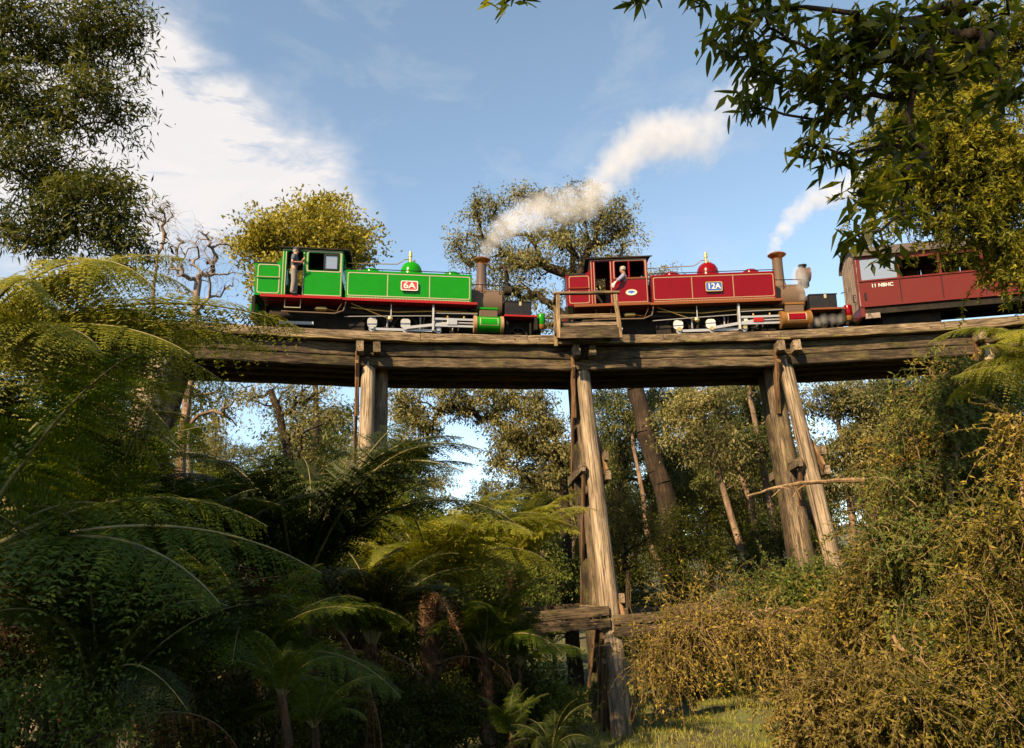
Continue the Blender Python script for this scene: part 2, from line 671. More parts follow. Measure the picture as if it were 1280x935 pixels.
# kerb timbers along both edges, each with its row of bolts
s = -31.0
k = 0
BOLT_ME = None
LENS = [4.6, 3.9, 5.2, 4.2, 4.8, 3.6]
while s < 31:
    L = LENS[k % len(LENS)]
    for side in (1, -1):
        q = timber('kerb_timber', trk(s + .012, side * 1.42, -.135), trk(s + L - .012, side * 1.42, -.135), .22, .25, M['timber'], bridge, rough=.010)
        if side == 1:
            nb = int(L / .75)
            if -24 < s < 16:
                for i in range(nb):
                    a = trk(s + (i + .5) * L / nb, 1.528, -.15 + RNG.uniform(-.03, .03))
                    fm = trk_frame(s + (i + .5) * L / nb)
                    fm.translation = a
                    if BOLT_ME is None:
                        BOLT_ME = MB().cyl((0, .02, 0), (0, -.035, 0), .032, .028, 7).build('bolt', M['rust'], q, fm).data
                    else:
                        add_obj('bolt', BOLT_ME, None, q, fm)
        # thin decking plank under the kerb, standing a little proud
        timber('deck_edge_plank', trk(s + .3, side * 1.47, -.30), trk(s + L + .3 - .02, side * 1.47, -.30), .26, .075, M['timber_mossy'], bridge, rough=.014)
    s += L
    k += 1
# sleepers, rails
for i in range(96):
    s = -30.5 + i * .64
    timber('sleeper', trk(s, -1.28, -.10), trk(s, 1.28, -.10), .23, .15, M['timber_dark'], bridge, rough=.006, seg=3)
for lat in (.40, -.40):
    s = -31.0
    while s < 31:
        p = [trk(s + 6.2 * i / 8, lat, .02) for i in range(9)]
        mb = MB()
        for a, b in zip(p[:-1], p[1:]):
            mb.bar(a - Vector((0, 0, .035)), b - Vector((0, 0, .035)), .09, .03)
            mb.bar(a - Vector((0, 0, .0)), b - Vector((0, 0, .0)), .03, .05)
            mb.bar(a + Vector((0, 0, .035)), b + Vector((0, 0, .035)), .055, .03)
        mb.build('rail', M['rail'], bridge, Matrix.Identity(4))
        s += 6.2
# close-boarded walkway under the track
for lat in (-1.05, -.75, -.45, -.15, .15, .45, .75, 1.05):
    s = -31.0
    while s < 31:
        timber('deck_board', trk(s + .01, lat, -.205), trk(s + 4.12, lat, -.205), .292, .05, M['timber_dark'], bridge, rough=.002, seg=8)
        s += 4.13
# longitudinal beams, one per span, butted over the piers
for a, b in zip(BENTS[:-1], BENTS[1:]):
    for lat, w_, top, bot, mt in ((1.12, .34, -.340, -1.13, 'timber_dark'), (.38, .30, -.375, -1.06, 'timber_dark'),
                                  (-.38, .30, -.375, -1.06, 'timber_dark'), (-1.12, .34, -.340, -1.13, 'timber_dark')):
        hz = top - bot
        if lat > 1 or lat < -1:
            # two balks stacked
            for z0, z1 in ((top, top - hz * .56), (top - hz * .56 - .012, bot)):
                timber('beam', trk(a + .01, lat, (z0 + z1) / 2), trk(b - .01, lat, (z0 + z1) / 2), w_ + RNG.uniform(-.02, .03), z0 - z1, M[mt], bridge, rough=.013, cham=.035)
        else:
            timber('beam', trk(a + .01, lat, (top + bot) / 2), trk(b - .01, lat, (top + bot) / 2), w_, hz, M[mt], bridge, rough=.012, cham=.03)


def gz(p):
    return float(ground_z(p.x, p.y))


def pier(s, kind, slope=0.0, inner=0.0):
    top = -1.14
    cz = trk(s, 0, 0).z
    # paired cap timbers on either side of the posts
    for ds, dl in ((-.27, 0), (.27, -.05)):
        timber('cap_timber', trk(s + ds, 1.82 + dl, -.60), trk(s + ds, -1.78, -.60), .23, .34, M['post'] if False else M['timber'], bridge, rough=.010)
    legs = []
    # (lat at the top, batter, radius at top, radius at bottom)
    if kind == 'big':
        specs = ((.98, .075, .225, .33), (.45, .035, .17, .22), (-.45, -.035, .22, .28), (-.98, -.085, .25, .34))
    elif kind == 'fat':
        specs = ((1.0, .10, .36, .46), (.42, .02, .27, .34), (-.42, -.02, .25, .30), (-.98, -.11, .22, .30))
    else:
        specs = ((1.0, .115, .22, .28), (.42, .02, .27, .34), (-.42, -.02, .25, .30), (-.98, -.11, .22, .30))
    for lat, bat, r0, r1 in specs:
        h = 12.5
        for _ in range(3):
            foot = trk(s, lat + bat * h, 0)
            h = cz - gz(foot) + .3
        di = inner if abs(lat) < .8 else 0.0
        p0 = trk(s - slope * .4 + di, lat, top + .55 if abs(lat) > .8 else top + .2)
        p1 = trk(s + slope * h + di * 1.35, lat + bat * h, 0)
        p1.z = gz(p1) - .3
        legs.append((lat, bat))
        log('post', p0, p1, r0, r1, M['log'] if lat > .8 else (M['timber'] if lat > 0 else M['timber_dark']), bridge)
    def L(i, z, ds=0.0, ex=0.0):
        lat, bat = legs[i]
        return trk(s + ds + slope * (-z), lat + bat * (-z) + ex, z)
    n_up = Vector((math.cos(s / TR), -math.sin(s / TR), 0))
    tiers = ((-1.0, -4.6), (-4.3, -8.9), (-8.7, -12.0))
    for ti, (za, zb) in enumerate(tiers):
        if L(0, zb).z < gz(L(0, zb)) + .2:
            zb = -(cz - gz(L(0, zb)) - .4)
        if zb > za - 1.0:
            continue
        for sgn in (-1, 1):
            o = .36 if kind == 'big' else .33
            a, b = (0, 3) if sgn < 0 else (3, 0)
            ea, eb = (.32, -.3) if sgn < 0 else (-.3, .32)
            timber('diagonal_brace', L(a, za - (.0 if sgn < 0 else .25), sgn * o, ea), L(b, zb, sgn * o, eb), .10, .27, M['timber_red'], bridge, up=(0, 0, 1), rough=.008)
    # short knee at the head and paired cross walings
    timber('head_brace', trk(s - .36, 1.34, -.62), trk(s - .40, .72, -2.6), .12, .24, M['timber_red'], bridge, rough=.008)
    for zz in (-4.05, -8.35):
        if L(0, zz).z < gz(L(0, zz)) + .5:
            continue
        for sgn, dz in ((1, 0), (1, -.62), (-1, -.35)):
            timber('cross_waling', L(0, zz + dz, sgn * .40, .40), L(3, zz + dz, sgn * .40, -.4), .14, .27, M['timber'], bridge, rough=.008)


for s_, kd, sl, inn in zip(BENTS, ['s', 's', 'fat', 's', 'big', 's', 's', 's', 's', 's'], [0, 0, -.20, -.05, 0, .02, 0, 0, 0, 0], [.3, .3, .32, .34, -.14, -.34, -.3, .3, .3, .3]):
    pier(s_, kd, sl, inn)
# low longitudinal walings between the tall piers, and on the inner and outer faces
ZW = 3.15
for a, b in zip(BENTS[2:7], BENTS[3:8]):
    for lat, dz in ((1.95, 0), (-1.75, .05)):
        for z0, w_ in ((ZW + .16, .20), (ZW - .17, .24)):
            a0 = max(a + .06, -6.4 + (.35 if w_ > .22 else 0))
            if b < -6:
                continue
            pa, pb = trk(a0, lat, 0), trk(b - .06, lat, 0)
            pa.z = pb.z = z0 + dz - .018 * (a + b)
            if pa.z > gz(pa) and pb.z > gz(pb):
                timber('longitudinal_waling', pa, pb, w_, .28, M['timber_dark'], bridge, rough=.012)
# raking struts at the tall pier's foot
for s_, la, za, lb, zb in ((-3.25, 2.35, 2.9, .3, .4), (-3.22, 2.2, 2.2, .9, 0.2)):
    a, b = trk(s_, la, 0), trk(s_, lb, 0)
    a.z, b.z = za, zb
    timber('diagonal_brace', a, b, .12, .26, M['timber_red'], bridge, rough=.008)
# refuge platform on the inside of the curve
s0, s1 = -3.78, -1.72
for sa in (s0, s1):
    for lat in ((1.60, 2.42) if sa == s0 else (2.42,)):
        timber('refuge_post', trk(sa, lat, -.42), trk(sa + (.10 if sa == s0 else -.02), lat, 1.06), .12, .13, M['post'], bridge, up=(1, 0, 0), rough=.006)
timber('refuge_rail', trk(s0 - .05, 2.42, 1.10), trk(s1 + .12, 2.42, 1.13), .15, .09, M['post'], bridge, rough=.006)
timber('refuge_rail', trk(s0 + .05, 1.60, 1.08), trk(s0 + .05, 2.42, 1.08), .11, .08, M['post'], bridge, rough=.006)
timber('refuge_rail', trk(s0 + .05, 2.44, .30), trk(s1, 2.44, .33), .06, .15, M['post'], bridge, rough=.006)
timber('refuge_rail', trk(s0 + .05, 2.30, .10), trk(s1, 2.30, .10), .10, .16, M['timber'], bridge, rough=.008)
for i in range(6):
    l0 = 1.64 + i * .135
    timber('refuge_plank', trk(s0 - .02, l0, -.03), trk(s1 + .02, l0, -.03), .125, .05, M['timber_dark'], bridge, rough=.004)
timber('refuge_board', trk(s0 + .06, 2.46, -.26), trk(s1 - .06, 2.46, -.26), .07, .36, M['timber_dark'], bridge, rough=.008)
for sa in (s0 + .25, s1 - .25):
    timber('refuge_bearer', trk(sa, 1.2, -.14), trk(sa, 2.40, -.14), .16, .15, M['timber_dark'], bridge, rough=.006)
# ------------------------------------------------------------------ locomotives and carriage
M['green'] = paint('green_enamel', (0.005, 0.155, 0.001), 0.16, 0, 0.22, (0.004, 0.05, 0.004), 0.0)
M['red'] = paint('crimson_enamel', (0.120, 0.0006, 0.0028), 0.18, 0, 0.24, (0.05, 0.004, 0.004), 0.0)
M['carriage_red'] = paint('carriage_red', (0.088, 0.012, 0.010), 0.42, 0, 0.30, (0.075, 0.022, 0.017))
M['vermilion'] = paint('vermilion_edge', (0.22, 0.008, 0.007), 0.25, 0, 0.2)
M['brown_edge'] = paint('brown_edge', (0.14, 0.042, 0.012), 0.35, 0, 0.2)
M['black'] = paint('black_enamel', (0.010, 0.010, 0.012), 0.38, 0, 0.2, (0.05, 0.04, 0.03))
M['soot'] = paint('sooty_iron', (0.009, 0.008, 0.007), 0.8, 0, 0.5, (0.05, 0.035, 0.022))
M['smokebox'] = paint('smokebox_brown', (0.085, 0.056, 0.038), 0.5, 0, 0.3)
M['chimney_dark'] = paint('chimney_black', (0.075, 0.052, 0.045), 0.42, 0, 0.2)
M['copper'] = flat_mat('copper_cap', (0.50, 0.19, 0.06), 0.32, 0.9)
M['brass'] = flat_mat('brass', (0.55, 0.36, 0.12), 0.35, 0.9)
M['steel'] = flat_mat('bright_steel', (0.30, 0.30, 0.31), 0.42, 0.4)
M['grey_paint'] = paint('motion_grey', (0.30, 0.31, 0.33), 0.5, 0, 0.3)
M['lining'] = flat_mat('cream_lining', (0.28, 0.25, 0.155), 0.5)
M['gold_lining'] = flat_mat('ochre_lining', (0.23, 0.135, 0.066), 0.5)
M['ochre'] = paint('ochre_jacket', (0.15, 0.068, 0.016), 0.35, 0, 0.3)
M['white'] = flat_mat('white_paint', (0.48, 0.47, 0.45), 0.5)
M['plate_red'] = flat_mat('plate_red', (0.40, 0.015, 0.015), 0.4)
M['plate_blue'] = flat_mat('plate_blue', (0.02, 0.07, 0.30), 0.4)
M['yellow'] = flat_mat('yellow_paint', (0.65, 0.38, 0.02), 0.5)
M['end_boards'] = wood('carriage_end_boards', (0.10, 0.075, 0.06), (0.17, 0.13, 0.105), (0.25, 0.20, 0.16), 0, 0.4, (9, 9, 0.6))
M['roof'] = paint('canvas_roof', (0.06, 0.05, 0.045), 0.8, 0, 0.3)


def glass_mat():
    m, t, b, out = new_mat('window_glass')
    g = t.n('ShaderNodeBsdfGlossy')
    g.inputs['Roughness'].default_value = 0.04
    g.inputs['Color'].default_value = (0.9, 0.95, 1, 1)
    tr = t.n('ShaderNodeBsdfTransparent')
    tr.inputs['Color'].default_value = (0.30, 0.32, 0.32, 1)
    df = t.n('ShaderNodeBsdfDiffuse')
    df.inputs['Color'].default_value = (0.16, 0.15, 0.135, 1)
    m1 = t.n('ShaderNodeMixShader')
    m1.inputs[0].default_value = 0.6
    m2 = t.n('ShaderNodeMixShader')
    m2.inputs[0].default_value = 0.55
    t.l(g.outputs[0], m1.inputs[1]); t.l(tr.outputs[0], m1.inputs[2])
    t.l(m1.outputs[0], m2.inputs[1]); t.l(df.outputs[0], m2.inputs[2])
    t.l(m2.outputs[0], out.inputs['Surface'])
    return m


M['glass'] = glass_mat()


def text_mesh(txt, size, ext=0.01):
    c = bpy.data.curves.new('lettering', 'FONT')
    c.body = txt
    c.size = size
    c.extrude = ext
    c.align_x = 'CENTER'
    c.align_y = 'CENTER'
    c.offset = size * 0.018
    o = bpy.data.objects.new('lettering', c)
    COL.objects.link(o)
    dg = bpy.context.evaluated_depsgraph_get()
    me = bpy.data.meshes.new_from_object(o.evaluated_get(dg))
    bpy.data.objects.remove(o, do_unlink=True)
    me.materials.clear()
    return me


def lettering(parent, txt, size, pos, mat, name='lettering', sx=1.0):
    """lettering standing on the near (-y) face at pos"""
    me = text_mesh(txt, size)
    m = WM_root(parent) @ Matrix.Translation(Vector(pos)) @ Matrix.Rotation(R(90), 4, 'X') @ Matrix.Diagonal((sx, 1, 1, 1))
    return add_obj(name, me, mat, parent, m)


ROOT = {}


def WM_root(parent):
    return ROOT[parent.name]


def wheel(parent, x, y, z, r, mat, spokes=12):
    Wm = WM_root(parent)
    side = -1 if y < 0 else 1
    mb = MB()
    for k in range(spokes):
        a = 2 * math.pi * k / spokes
        mb.bar((x, y, z), (x + math.cos(a) * (r - .05), y, z + math.sin(a) * (r - .05)), .035, .045, (0, 1, 0))
    mb.lathe([(.09, -.06), (.09, .06)], (x, y, z), 'Y', 12)
    wo = mb.build('wheel', mat, parent, Wm)
    prof = [(r - .07, -.05), (r, -.05), (r, .05), (r - .07, .05)]
    t = MB()
    n = 28
    V, F = [], []
    for i, (rr, h) in enumerate(prof):
        for k in range(n):
            a = 2 * math.pi * k / n
            V.append((x + rr * math.cos(a), y + h, z + rr * math.sin(a)))
    for i in range(4):
        for k in range(n):
            i2, k2 = (i + 1) % 4, (k + 1) % n
            F.append((i * n + k, i * n + k2, i2 * n + k2, i2 * n + k))
    t.add(V, F)
    t.build('tyre', M['steel'] if False else M['soot'], wo, Wm)
    ROOT[wo.name] = Wm
    return wo


def locomotive(s0, label, body, lining, edge, chim, number, plate_col, jacket, red):
    fm = trk_frame(s0, 0, 0, R(5.6))
    lo = thing('steam_locomotive', label, 'locomotive', M=fm)
    ROOT[lo.name] = fm

    def B(mb, name, mat, parent=None, smooth=False, bevel=0.0):
        o = mb.build(name, M[mat] if isinstance(mat, str) else mat, parent or lo, fm, smooth, bevel)
        ROOT[o.name] = fm
        return o

    # --- frames and wheels
    B(MB().box(-4.7, 4.2, -.30, .30, .42, 1.22), 'main_frame', 'soot')
    B(MB().box(-2.2, 2.0, -.62, .62, .95, 1.27), 'ashpan', 'soot')
    for y in (-.43, .43):
        for x in (-1.2, -.1, 1.0):
            wheel(lo, x, y, .53, .46, M['soot'])
        for x in (-3.45, 3.75):
            wheel(lo, x, y, .40, .33, M['soot'], 8)
    # --- side tanks
    for sg in (-1, 1):
        y0, y1 = (-1.0, -.56) if sg < 0 else (.56, 1.0)
        tk = B(MB().box(-2.09, 2.09, y0, y1, 1.385, 2.355), 'side_tank', body, bevel=.03)
        ya, yb = (-1.008, -.995) if sg < 0 else (.995, 1.008)
        mb = MB()
        ring(mb, arr_polyline(-2.03, 2.03, 1.46, 2.27, .06), .030, ya, yb)
        B(mb, 'lining', lining, tk)
        for x in (-.72, .67):
            B(MB().box(x - .014, x + .014, ya, yb, 1.49, 2.24), 'joint_strip', lining, tk)
        mb = MB()
        mb.box(-2.03, 2.03, ya + .002, yb - .002, 1.395, 1.425)
        B(mb, 'rivet_strip', lining if not red else 'gold_lining', tk)
        if sg < 0:
            rv = MB()
            for i in range(40):
                for z in (1.41, 2.315):
                    rv.lathe([(.012, -.006), (.008, .004)], (-2.0 + i * .1026, -1.006, z), 'Y', 5)
            B(rv, 'rivets', body, tk)['kind'] = 'stuff'
            pl = B(MB().prism(arr_polyline(-.27, .27, 1.70, 2.01, .05), -1.075, -1.05), 'number_plate', plate_col, tk)
            mb = MB()
            for x in (-.18, .18):
                mb.box(x - .02, x + .02, -1.05, -.99, 1.83, 1.87)
            B(mb, 'plate_bracket', 'black', pl)
            mb = MB()
            ring(mb, arr_polyline(-.285, .285, 1.685, 2.025, .055), .030, -1.085, -1.045)
            B(mb, 'plate_border', 'brass' if red else 'white', pl)
            lettering(pl, number, .30 if len(number) < 3 else .27, (0, -1.080, 1.855), M['white'], sx=1.15 if len(number) < 3 else 1.0)
        B(MB().box(-2.28, 2.28, y0 - .06 if sg < 0 else y0, y1 if sg < 0 else y1 + .06, 1.285, 1.375), 'running_board', edge, bevel=.01)
        # handrail along the tank top
        mb = MB()
        yy = sg * .93
        mb.tube([(-2.15, yy, 2.42), (2.1, yy, 2.42)], .014, 6)
        for x in (-2.0, -.9, .2, 1.2, 2.05):
            mb.cyl((x, yy, 2.35), (x, yy, 2.42), .012, None, 6)
        B(mb, 'handrail', 'black')
    B(MB().box(-2.07, 2.07, -.56, .56, 1.4, 2.28), 'boiler_cladding', 'soot')
    # --- domes
    B(MB().lathe([(.44, 2.20), (.41, 2.50), (.385, 2.56), (.38, 2.66), (.35, 2.80), (.28, 2.93), (.16, 3.02), (.02, 3.05)], (0.06, 0, 0), 'Z', 28), 'steam_dome', body, smooth=True)
    mb = MB()
    mb.cyl((.02, -.06, 3.0), (.02, -.06, 3.22), .05, .045, 10)
    mb.cyl((.02, -.06, 3.22), (.02, -.06, 3.40), .065, .055, 10)
    mb.cyl((.16, .05, 2.96), (.16, .05, 3.13), .045, .04, 10)
    mb.tube([(.02, -.06, 3.12), (-.16, -.08, 3.11), (-.26, -.1, 3.02), (-.42, -.1, 2.92), (-.6, -.1, 2.91), (-2.1, -.1, 2.88)], .016, 6)
    B(mb, 'safety_valve', 'brass')
    for x, rr, top in ((1.48, .30, 2.66), (-1.28, .30, 2.66)):
        B(MB().lathe([(rr, 2.28), (rr, 2.48), (rr * .92, top - .09), (rr * .6, top - .02), (.03, top)], (x, -.25, 0), 'Z', 22), 'sand_dome', body, smooth=True)
    # --- smokebox, chimney
    sb = B(MB().lathe([(.57, 2.09), (.57, 3.18), (.55, 3.2), (.42, 3.22), (.40, 3.26), (.1, 3.30), (.02, 3.31)], (0, 0, 1.55), 'X', 32), 'smokebox', 'smokebox', smooth=True)
    mb = MB()
    mb.prism([(2.1, .6), (3.1, .6), (3.1, 1.25), (2.1, 1.25)], -.48, .48)
    B(mb, 'smokebox_saddle', 'soot')
    mb = MB()
    for sg in (-1, 1):
        mb.tube([(2.12, sg * .56, 2.16), (3.14, sg * .52, 2.16), (3.3, sg * .4, 2.12)], .016, 6)
        for x in (2.5, 3.1):
            mb.cyl((x, sg * .50, 1.85), (x, sg * .54, 2.16), .014, None, 6)
    B(mb, 'smokebox_rail', 'black')
    ch = B(MB().lathe([(.34, 2.02), (.25, 2.10), (.205, 2.2), (.185, 2.4), (.175, 2.9), (.175, 3.10)], (2.52, 0, 0), 'Z', 26), 'chimney', chim, smooth=True)
    B(MB().lathe([(.18, 3.06), (.185, 3.10), (.22, 3.14), (.31, 3.20), (.325, 3.235), (.30, 3.26), (.24, 3.30), (.19, 3.31), (.16, 3.30), (.15, 3.0)], (2.52, 0, 0), 'Z', 28), 'chimney_cap', 'copper', ch, smooth=True)
    # --- headlamp
    if red:
        hl = B(MB().lathe([(.20, 3.16), (.25, 3.22), (.25, 3.52), (.27, 3.56), (.20, 3.58), (.03, 3.59)], (0, -.05, 2.46), 'X', 20), 'headlamp', 'chimney_dark', smooth=True)
        B(MB().lathe([(.12, 2.68), (.12, 2.76), (.15, 2.77), (.15, 2.82), (.05, 2.85)], (3.36, -.05, 0), 'Z', 14), 'lamp_vent', 'black', hl, smooth=True)
        B(MB().box(3.2, 3.5, -.18, .08, 2.0, 2.22), 'lamp_bracket', 'black', hl)
    else:
        hl = B(MB().lathe([(.14, 3.30), (.17, 3.34), (.17, 3.55), (.18, 3.57), (.03, 3.60)], (0, -.05, 2.12), 'X', 18), 'headlamp', 'soot', smooth=True)
        B(MB().lathe([(.06, 2.26), (.07, 2.36), (.09, 2.37), (.03, 2.43)], (3.43, -.05, 0), 'Z', 12), 'lamp_vent', 'black', hl, smooth=True)
    # --- front platform, tool box, buffer beam
    B(MB().box(3.22, 4.36, -.86, .86, .985, 1.045), 'front_platform', edge if not red else 'brown_edge')
    bx_ = B(MB().box(3.27, 4.17, -.74, .74, 1.05, 1.53), 'tool_box', 'black', bevel=.015)
    B(MB().box(3.25, 4.19, -.76, .76, 1.53, 1.56), 'lid', 'black', bx_)
    B(MB().box(3.74, 3.82, -.765, -.745, 1.40, 1.54), 'hasp', 'lining', bx_)
    B(MB().box(4.26, 4.36, -.86, .86, .55, .98), 'buffer_beam', 'soot' if not red else 'soot')
    mb = MB()
    mb.box(3.3, 4.2, -.70, -.64, .30, .36)
    for x in (3.34, 4.14):
        mb.box(x - .03, x + .03, -.70, -.64, .36, .85)
    B(mb, 'guard_iron', 'soot')
    for x, pre in ((4.50, 1), (-4.98, -1)):
        jk = B(MB().lathe([(.12, .76), (.135, .80), (.135, 1.10), (.11, 1.14)], (x + .02 * pre, -.68, 0), 'Z', 16), 'lamp', body, smooth=True)
        B(MB().lathe([(.10, .60), (.14, .66), (.14, .76)], (x + .02 * pre, -.68, 0), 'Z', 16), 'lamp_base', 'ochre', jk, smooth=True)
        B(MB().box(x - .10, x + .10, -.2, .2, .55, .80), 'coupler', 'soot', None, False, .02)
    # --- cylinders and motion on both sides
    for sg in (-1, 1):
        yc = sg * .86
        cy = B(MB().lathe([(.26, 2.26), (.275, 2.28), (.275, 3.06), (.26, 3.08)], (0, yc, .66), 'X', 26), 'cylinder', jacket, smooth=True)
        for x0, x1 in ((2.17, 2.27), (3.07, 3.17)):
            B(MB().lathe([(.20, x0 - .02), (.30, x0), (.30, x1), (.20, x1 + .02)], (0, yc, .66), 'X', 26), 'cylinder_cover', 'ochre' if red else 'gold_lining', cy, smooth=True)
        # painted panel on the jacket
        V, F = [], []
        for ro, x0, x1, a0, a1, nm, mt in ((.282, 2.36, 2.98, -18, 38, 'jacket_border', 'lining'), (.286, 2.39, 2.95, -14, 34, 'jacket_panel', body)):
            mb = MB()
            V, F = [], []
            n = 8
            for i in range(n + 1):
                a = R(a0 + (a1 - a0) * i / n)
                for rr in (.27, ro):
                    for x in (x0, x1):
                        V.append((x, yc + sg * rr * math.cos(a), .66 + rr * math.sin(a)))
            for i in range(n):
                b0, b1 = i * 4, (i + 1) * 4
                F += [(b0 + 2, b0 + 3, b1 + 3, b1 + 2), (b0, b0 + 2, b1 + 2, b1), (b0 + 1, b1 + 1, b1 + 3, b0 + 3)]
            F += [(0, 1, 3, 2), (n * 4, n * 4 + 2, n * 4 + 3, n * 4 + 1)]
            mb.add(V, F)
            B(mb, nm, mt, cy)
        vc = B(MB().box(2.36, 2.98, sg * .93 if sg < 0 else .55, -.55 if sg < 0 else .93, .92, 1.16), 'valve_chest', 'smokebox', bevel=.02)
        B(MB().box(2.34, 3.0, sg * .95 if sg < 0 else .53, -.53 if sg < 0 else .95, 1.17, 1.245), 'valve_chest_lid', body if not red else 'ochre', vc, bevel=.015)
        # slide bars, crosshead, bracket
        mb = MB()
        for z in (.80, .57):
            mb.box(.80, 2.18, yc - .05, yc + .05, z - .035, z + .035)
        B(mb, 'slide_bar', 'steel')
        B(MB().box(.78, .84, yc - .09, yc + .09, .38, 1.28), 'motion_bracket', 'grey_paint')
        mb = MB()
        mb.box(1.28, 1.62, yc - .075, yc + .075, .60, .77)
        B(mb, 'crosshead', 'steel' if not red else 'vermilion', None, False, .015)
        B(MB().cyl((1.6, yc, .685), (2.2, yc, .685), .03, None, 10), 'piston_rod', 'steel')
        for x in (1.3, 1.85):
            B(MB().lathe([(.03, .83), (.04, .87), (.02, .92)], (x, yc, 0), 'Z', 10), 'oil_cup', 'brass')
        yr = sg * .74
        mb = MB()
        mb.bar((1.42, yc, .68), (-.08, yr - sg * -.08, .47), .06, .10, (0, 0, 1))
        B(mb, 'main_rod', 'steel', None, False, .01)
        mb = MB()
        mb.bar((-1.22, yr, .42), (1.02, yr, .42), .05, .085)
        for x in (-1.2, -.1, 1.0):
            mb.lathe([(.10, -.045), (.10, .045)], (x, yr, .42), 'Y', 14)
        B(mb, 'coupling_rod', 'steel')
        for x in (-1.2, -.1, 1.0):
            mb = MB()
            mb.prism(arr_polyline(x - .16, x + .16, .50, .82, .10), sg * .60, sg * .68)
            B(mb, 'crank_web', 'grey_paint' if not red else 'white')
            B(MB().lathe([(.075, -.05), (.075, .05)], (x, sg * .80, .47), 'Y', 12), 'crank_pin', 'brass' if red else 'steel')
        # rods, pipes and brackets below the tank
        for pth, rr, mt in (([(-2.1, yc, .78), (-.3, yc, .86), (.75, yc, .9)], .016, 'steel'),
                            ([(-1.9, yc - sg * .1, 1.12), (-.4, yc - sg * .1, 1.02), (.9, yc - sg * .1, 1.1), (2.3, yc - sg * .1, 1.08)], .022, 'brass'),
                            ([(-2.05, sg * .98, 1.28), (-2.12, sg * .98, .95), (-2.4, sg * .98, .84), (-4.1, sg * .98, .86)], .028, 'smokebox'),
                            ([(-1.9, yc, 1.24), (-.62, yc, .74)], .014, 'brass'),
                            ([(-.58, yc, 1.27), (-.58, yc, .66)], .018, 'steel'),
                            ([(.8, yc, 1.0), (2.3, yc, 1.02)], .018, 'steel')):
            B(MB().tube(pth, rr, 6), 'pipe', mt)
        B(MB().lathe([(.03, -.07), (.075, -.05), (.075, .05), (.03, .07)], (-.60, yc, .76), 'Y', 12), 'reversing_lever', 'brass')
        B(MB().box(-4.2, -3.1, sg * .62 - .05, sg * .62 + .05, .52, .62), 'equalising_beam', 'grey_paint')
        B(MB().box(-1.95, -1.45, sg * .58 - .04, sg * .58 + .04, .36, .66), 'spring', 'soot')
        # springs, brake gear, sand pipes and injector
        for x in (-1.2, -.1, 1.0):
            mb = MB()
            for k in range(4):
                mb.box(x - .32 + k * .06, x + .32 - k * .06, sg * .50 - .04, sg * .50 + .04, 1.0 + k * .022, 1.018 + k * .022)
            B(mb, 'leaf_spring', 'smokebox')
            B(MB().bar((x + .50, sg * .52, 1.0), (x + .50, sg * .52, .45), .05, .03), 'brake_hanger', 'grey_paint')
            B(MB().box(x + .44, x + .52, sg * .43 - .05, sg * .43 + .05, .38, .66), 'brake_block', 'soot')
        B(MB().tube([(.55, sg * .6, 1.25), (.52, sg * .55, .8), (.48, sg * .45, .22)], .02, 6), 'sand_pipe', 'smokebox')
        B(MB().tube([(1.9, sg * .6, 1.25), (1.75, sg * .55, .8), (1.6, sg * .45, .22)], .02, 6), 'sand_pipe', 'smokebox')
        B(MB().lathe([(.05, -3.05), (.09, -3.0), (.09, -2.72), (.05, -2.66)], (0, sg * .84, 1.02), 'X', 12), 'injector', 'brass', smooth=True)
        B(MB().tube([(-2.68, sg * .84, 1.02), (-2.35, sg * .84, .95), (-2.2, sg * .8, 1.25)], .022, 6), 'injector_pipe', 'copper')
        B(MB().lathe([(.10, -4.5), (.15, -4.46), (.15, -3.75), (.10, -3.7)], (0, sg * .72, .80), 'X', 14), 'air_reservoir', 'soot', smooth=True)
        # step stirrup under the doorway
        mb = MB()
        mb.tube([(-4.0, sg * .99, 1.28), (-4.0, sg * .99, .98), (-3.5, sg * .99, .98), (-3.5, sg * .99, 1.28)], .018, 6)
        mb.box(-4.0, -3.5, sg * .99 - .09, sg * .99 + .09, .965, .985)
        B(mb, 'step', 'lining' if not red else 'smokebox')
    # --- cab
    zf, zt, zr = 1.375, 2.98, 3.03
    B(MB().box(-4.75, -2.2, -1.19, 1.19, 1.27, 1.365), 'footplate', edge if not red else 'brown_edge', bevel=.01)
    for sg in (-1, 1):
        y0, y1 = (-1.0, -.975) if sg < 0 else (.975, 1.0)
        d0, d1, w0, w1, wz = -3.98, -3.49, -3.30, -2.31, 2.28
        mb = MB()
        mb.box(-4.15, d0, y0, y1, zf, zr)
        mb.box(d0, d1, y0, y1, 2.90, zr)
        mb.box(d1, w0, y0, y1, zf, zr)
        mb.box(w0, w1, y0, y1, zf, wz)
        mb.box(w0, w1, y0, y1, 2.88, zr)
        mb.box(w1, -2.2, y0, y1, zf, zr)
        cs = B(mb, 'cab_side', body)
        ya, yb = (-1.010, -.996) if sg < 0 else (.996, 1.010)
        mb = MB()
        ring(mb, arr_polyline(w0 - .06, w1 + .06, wz - .05, 2.93, .07), .032, ya, yb)
        B(mb, 'window_frame', lining, cs)
        mb = MB()
        mb.tube([(d1 + .04, sg * 1.02, 1.42), (d1 + .04, sg * 1.02, 2.88)], .016, 6)
        mb.tube([(d0 - .04, sg * 1.02, 1.42), (d0 - .04, sg * 1.02, 2.88)], .016, 6)
        B(mb, 'door_rail', lining, cs)
        mb = MB()
        mb.box(-4.12, -2.22, ya, yb, 2.94, 2.965)
        mb.box(-2.255, -2.232, ya, yb, 1.42, 2.94)
        mb.box(d1 + .07, -2.255, ya, yb, 1.42, 1.445)
        mb.box(-4.13, -4.105, ya, yb, 1.42, 2.94)
        B(mb, 'lining', lining, cs)
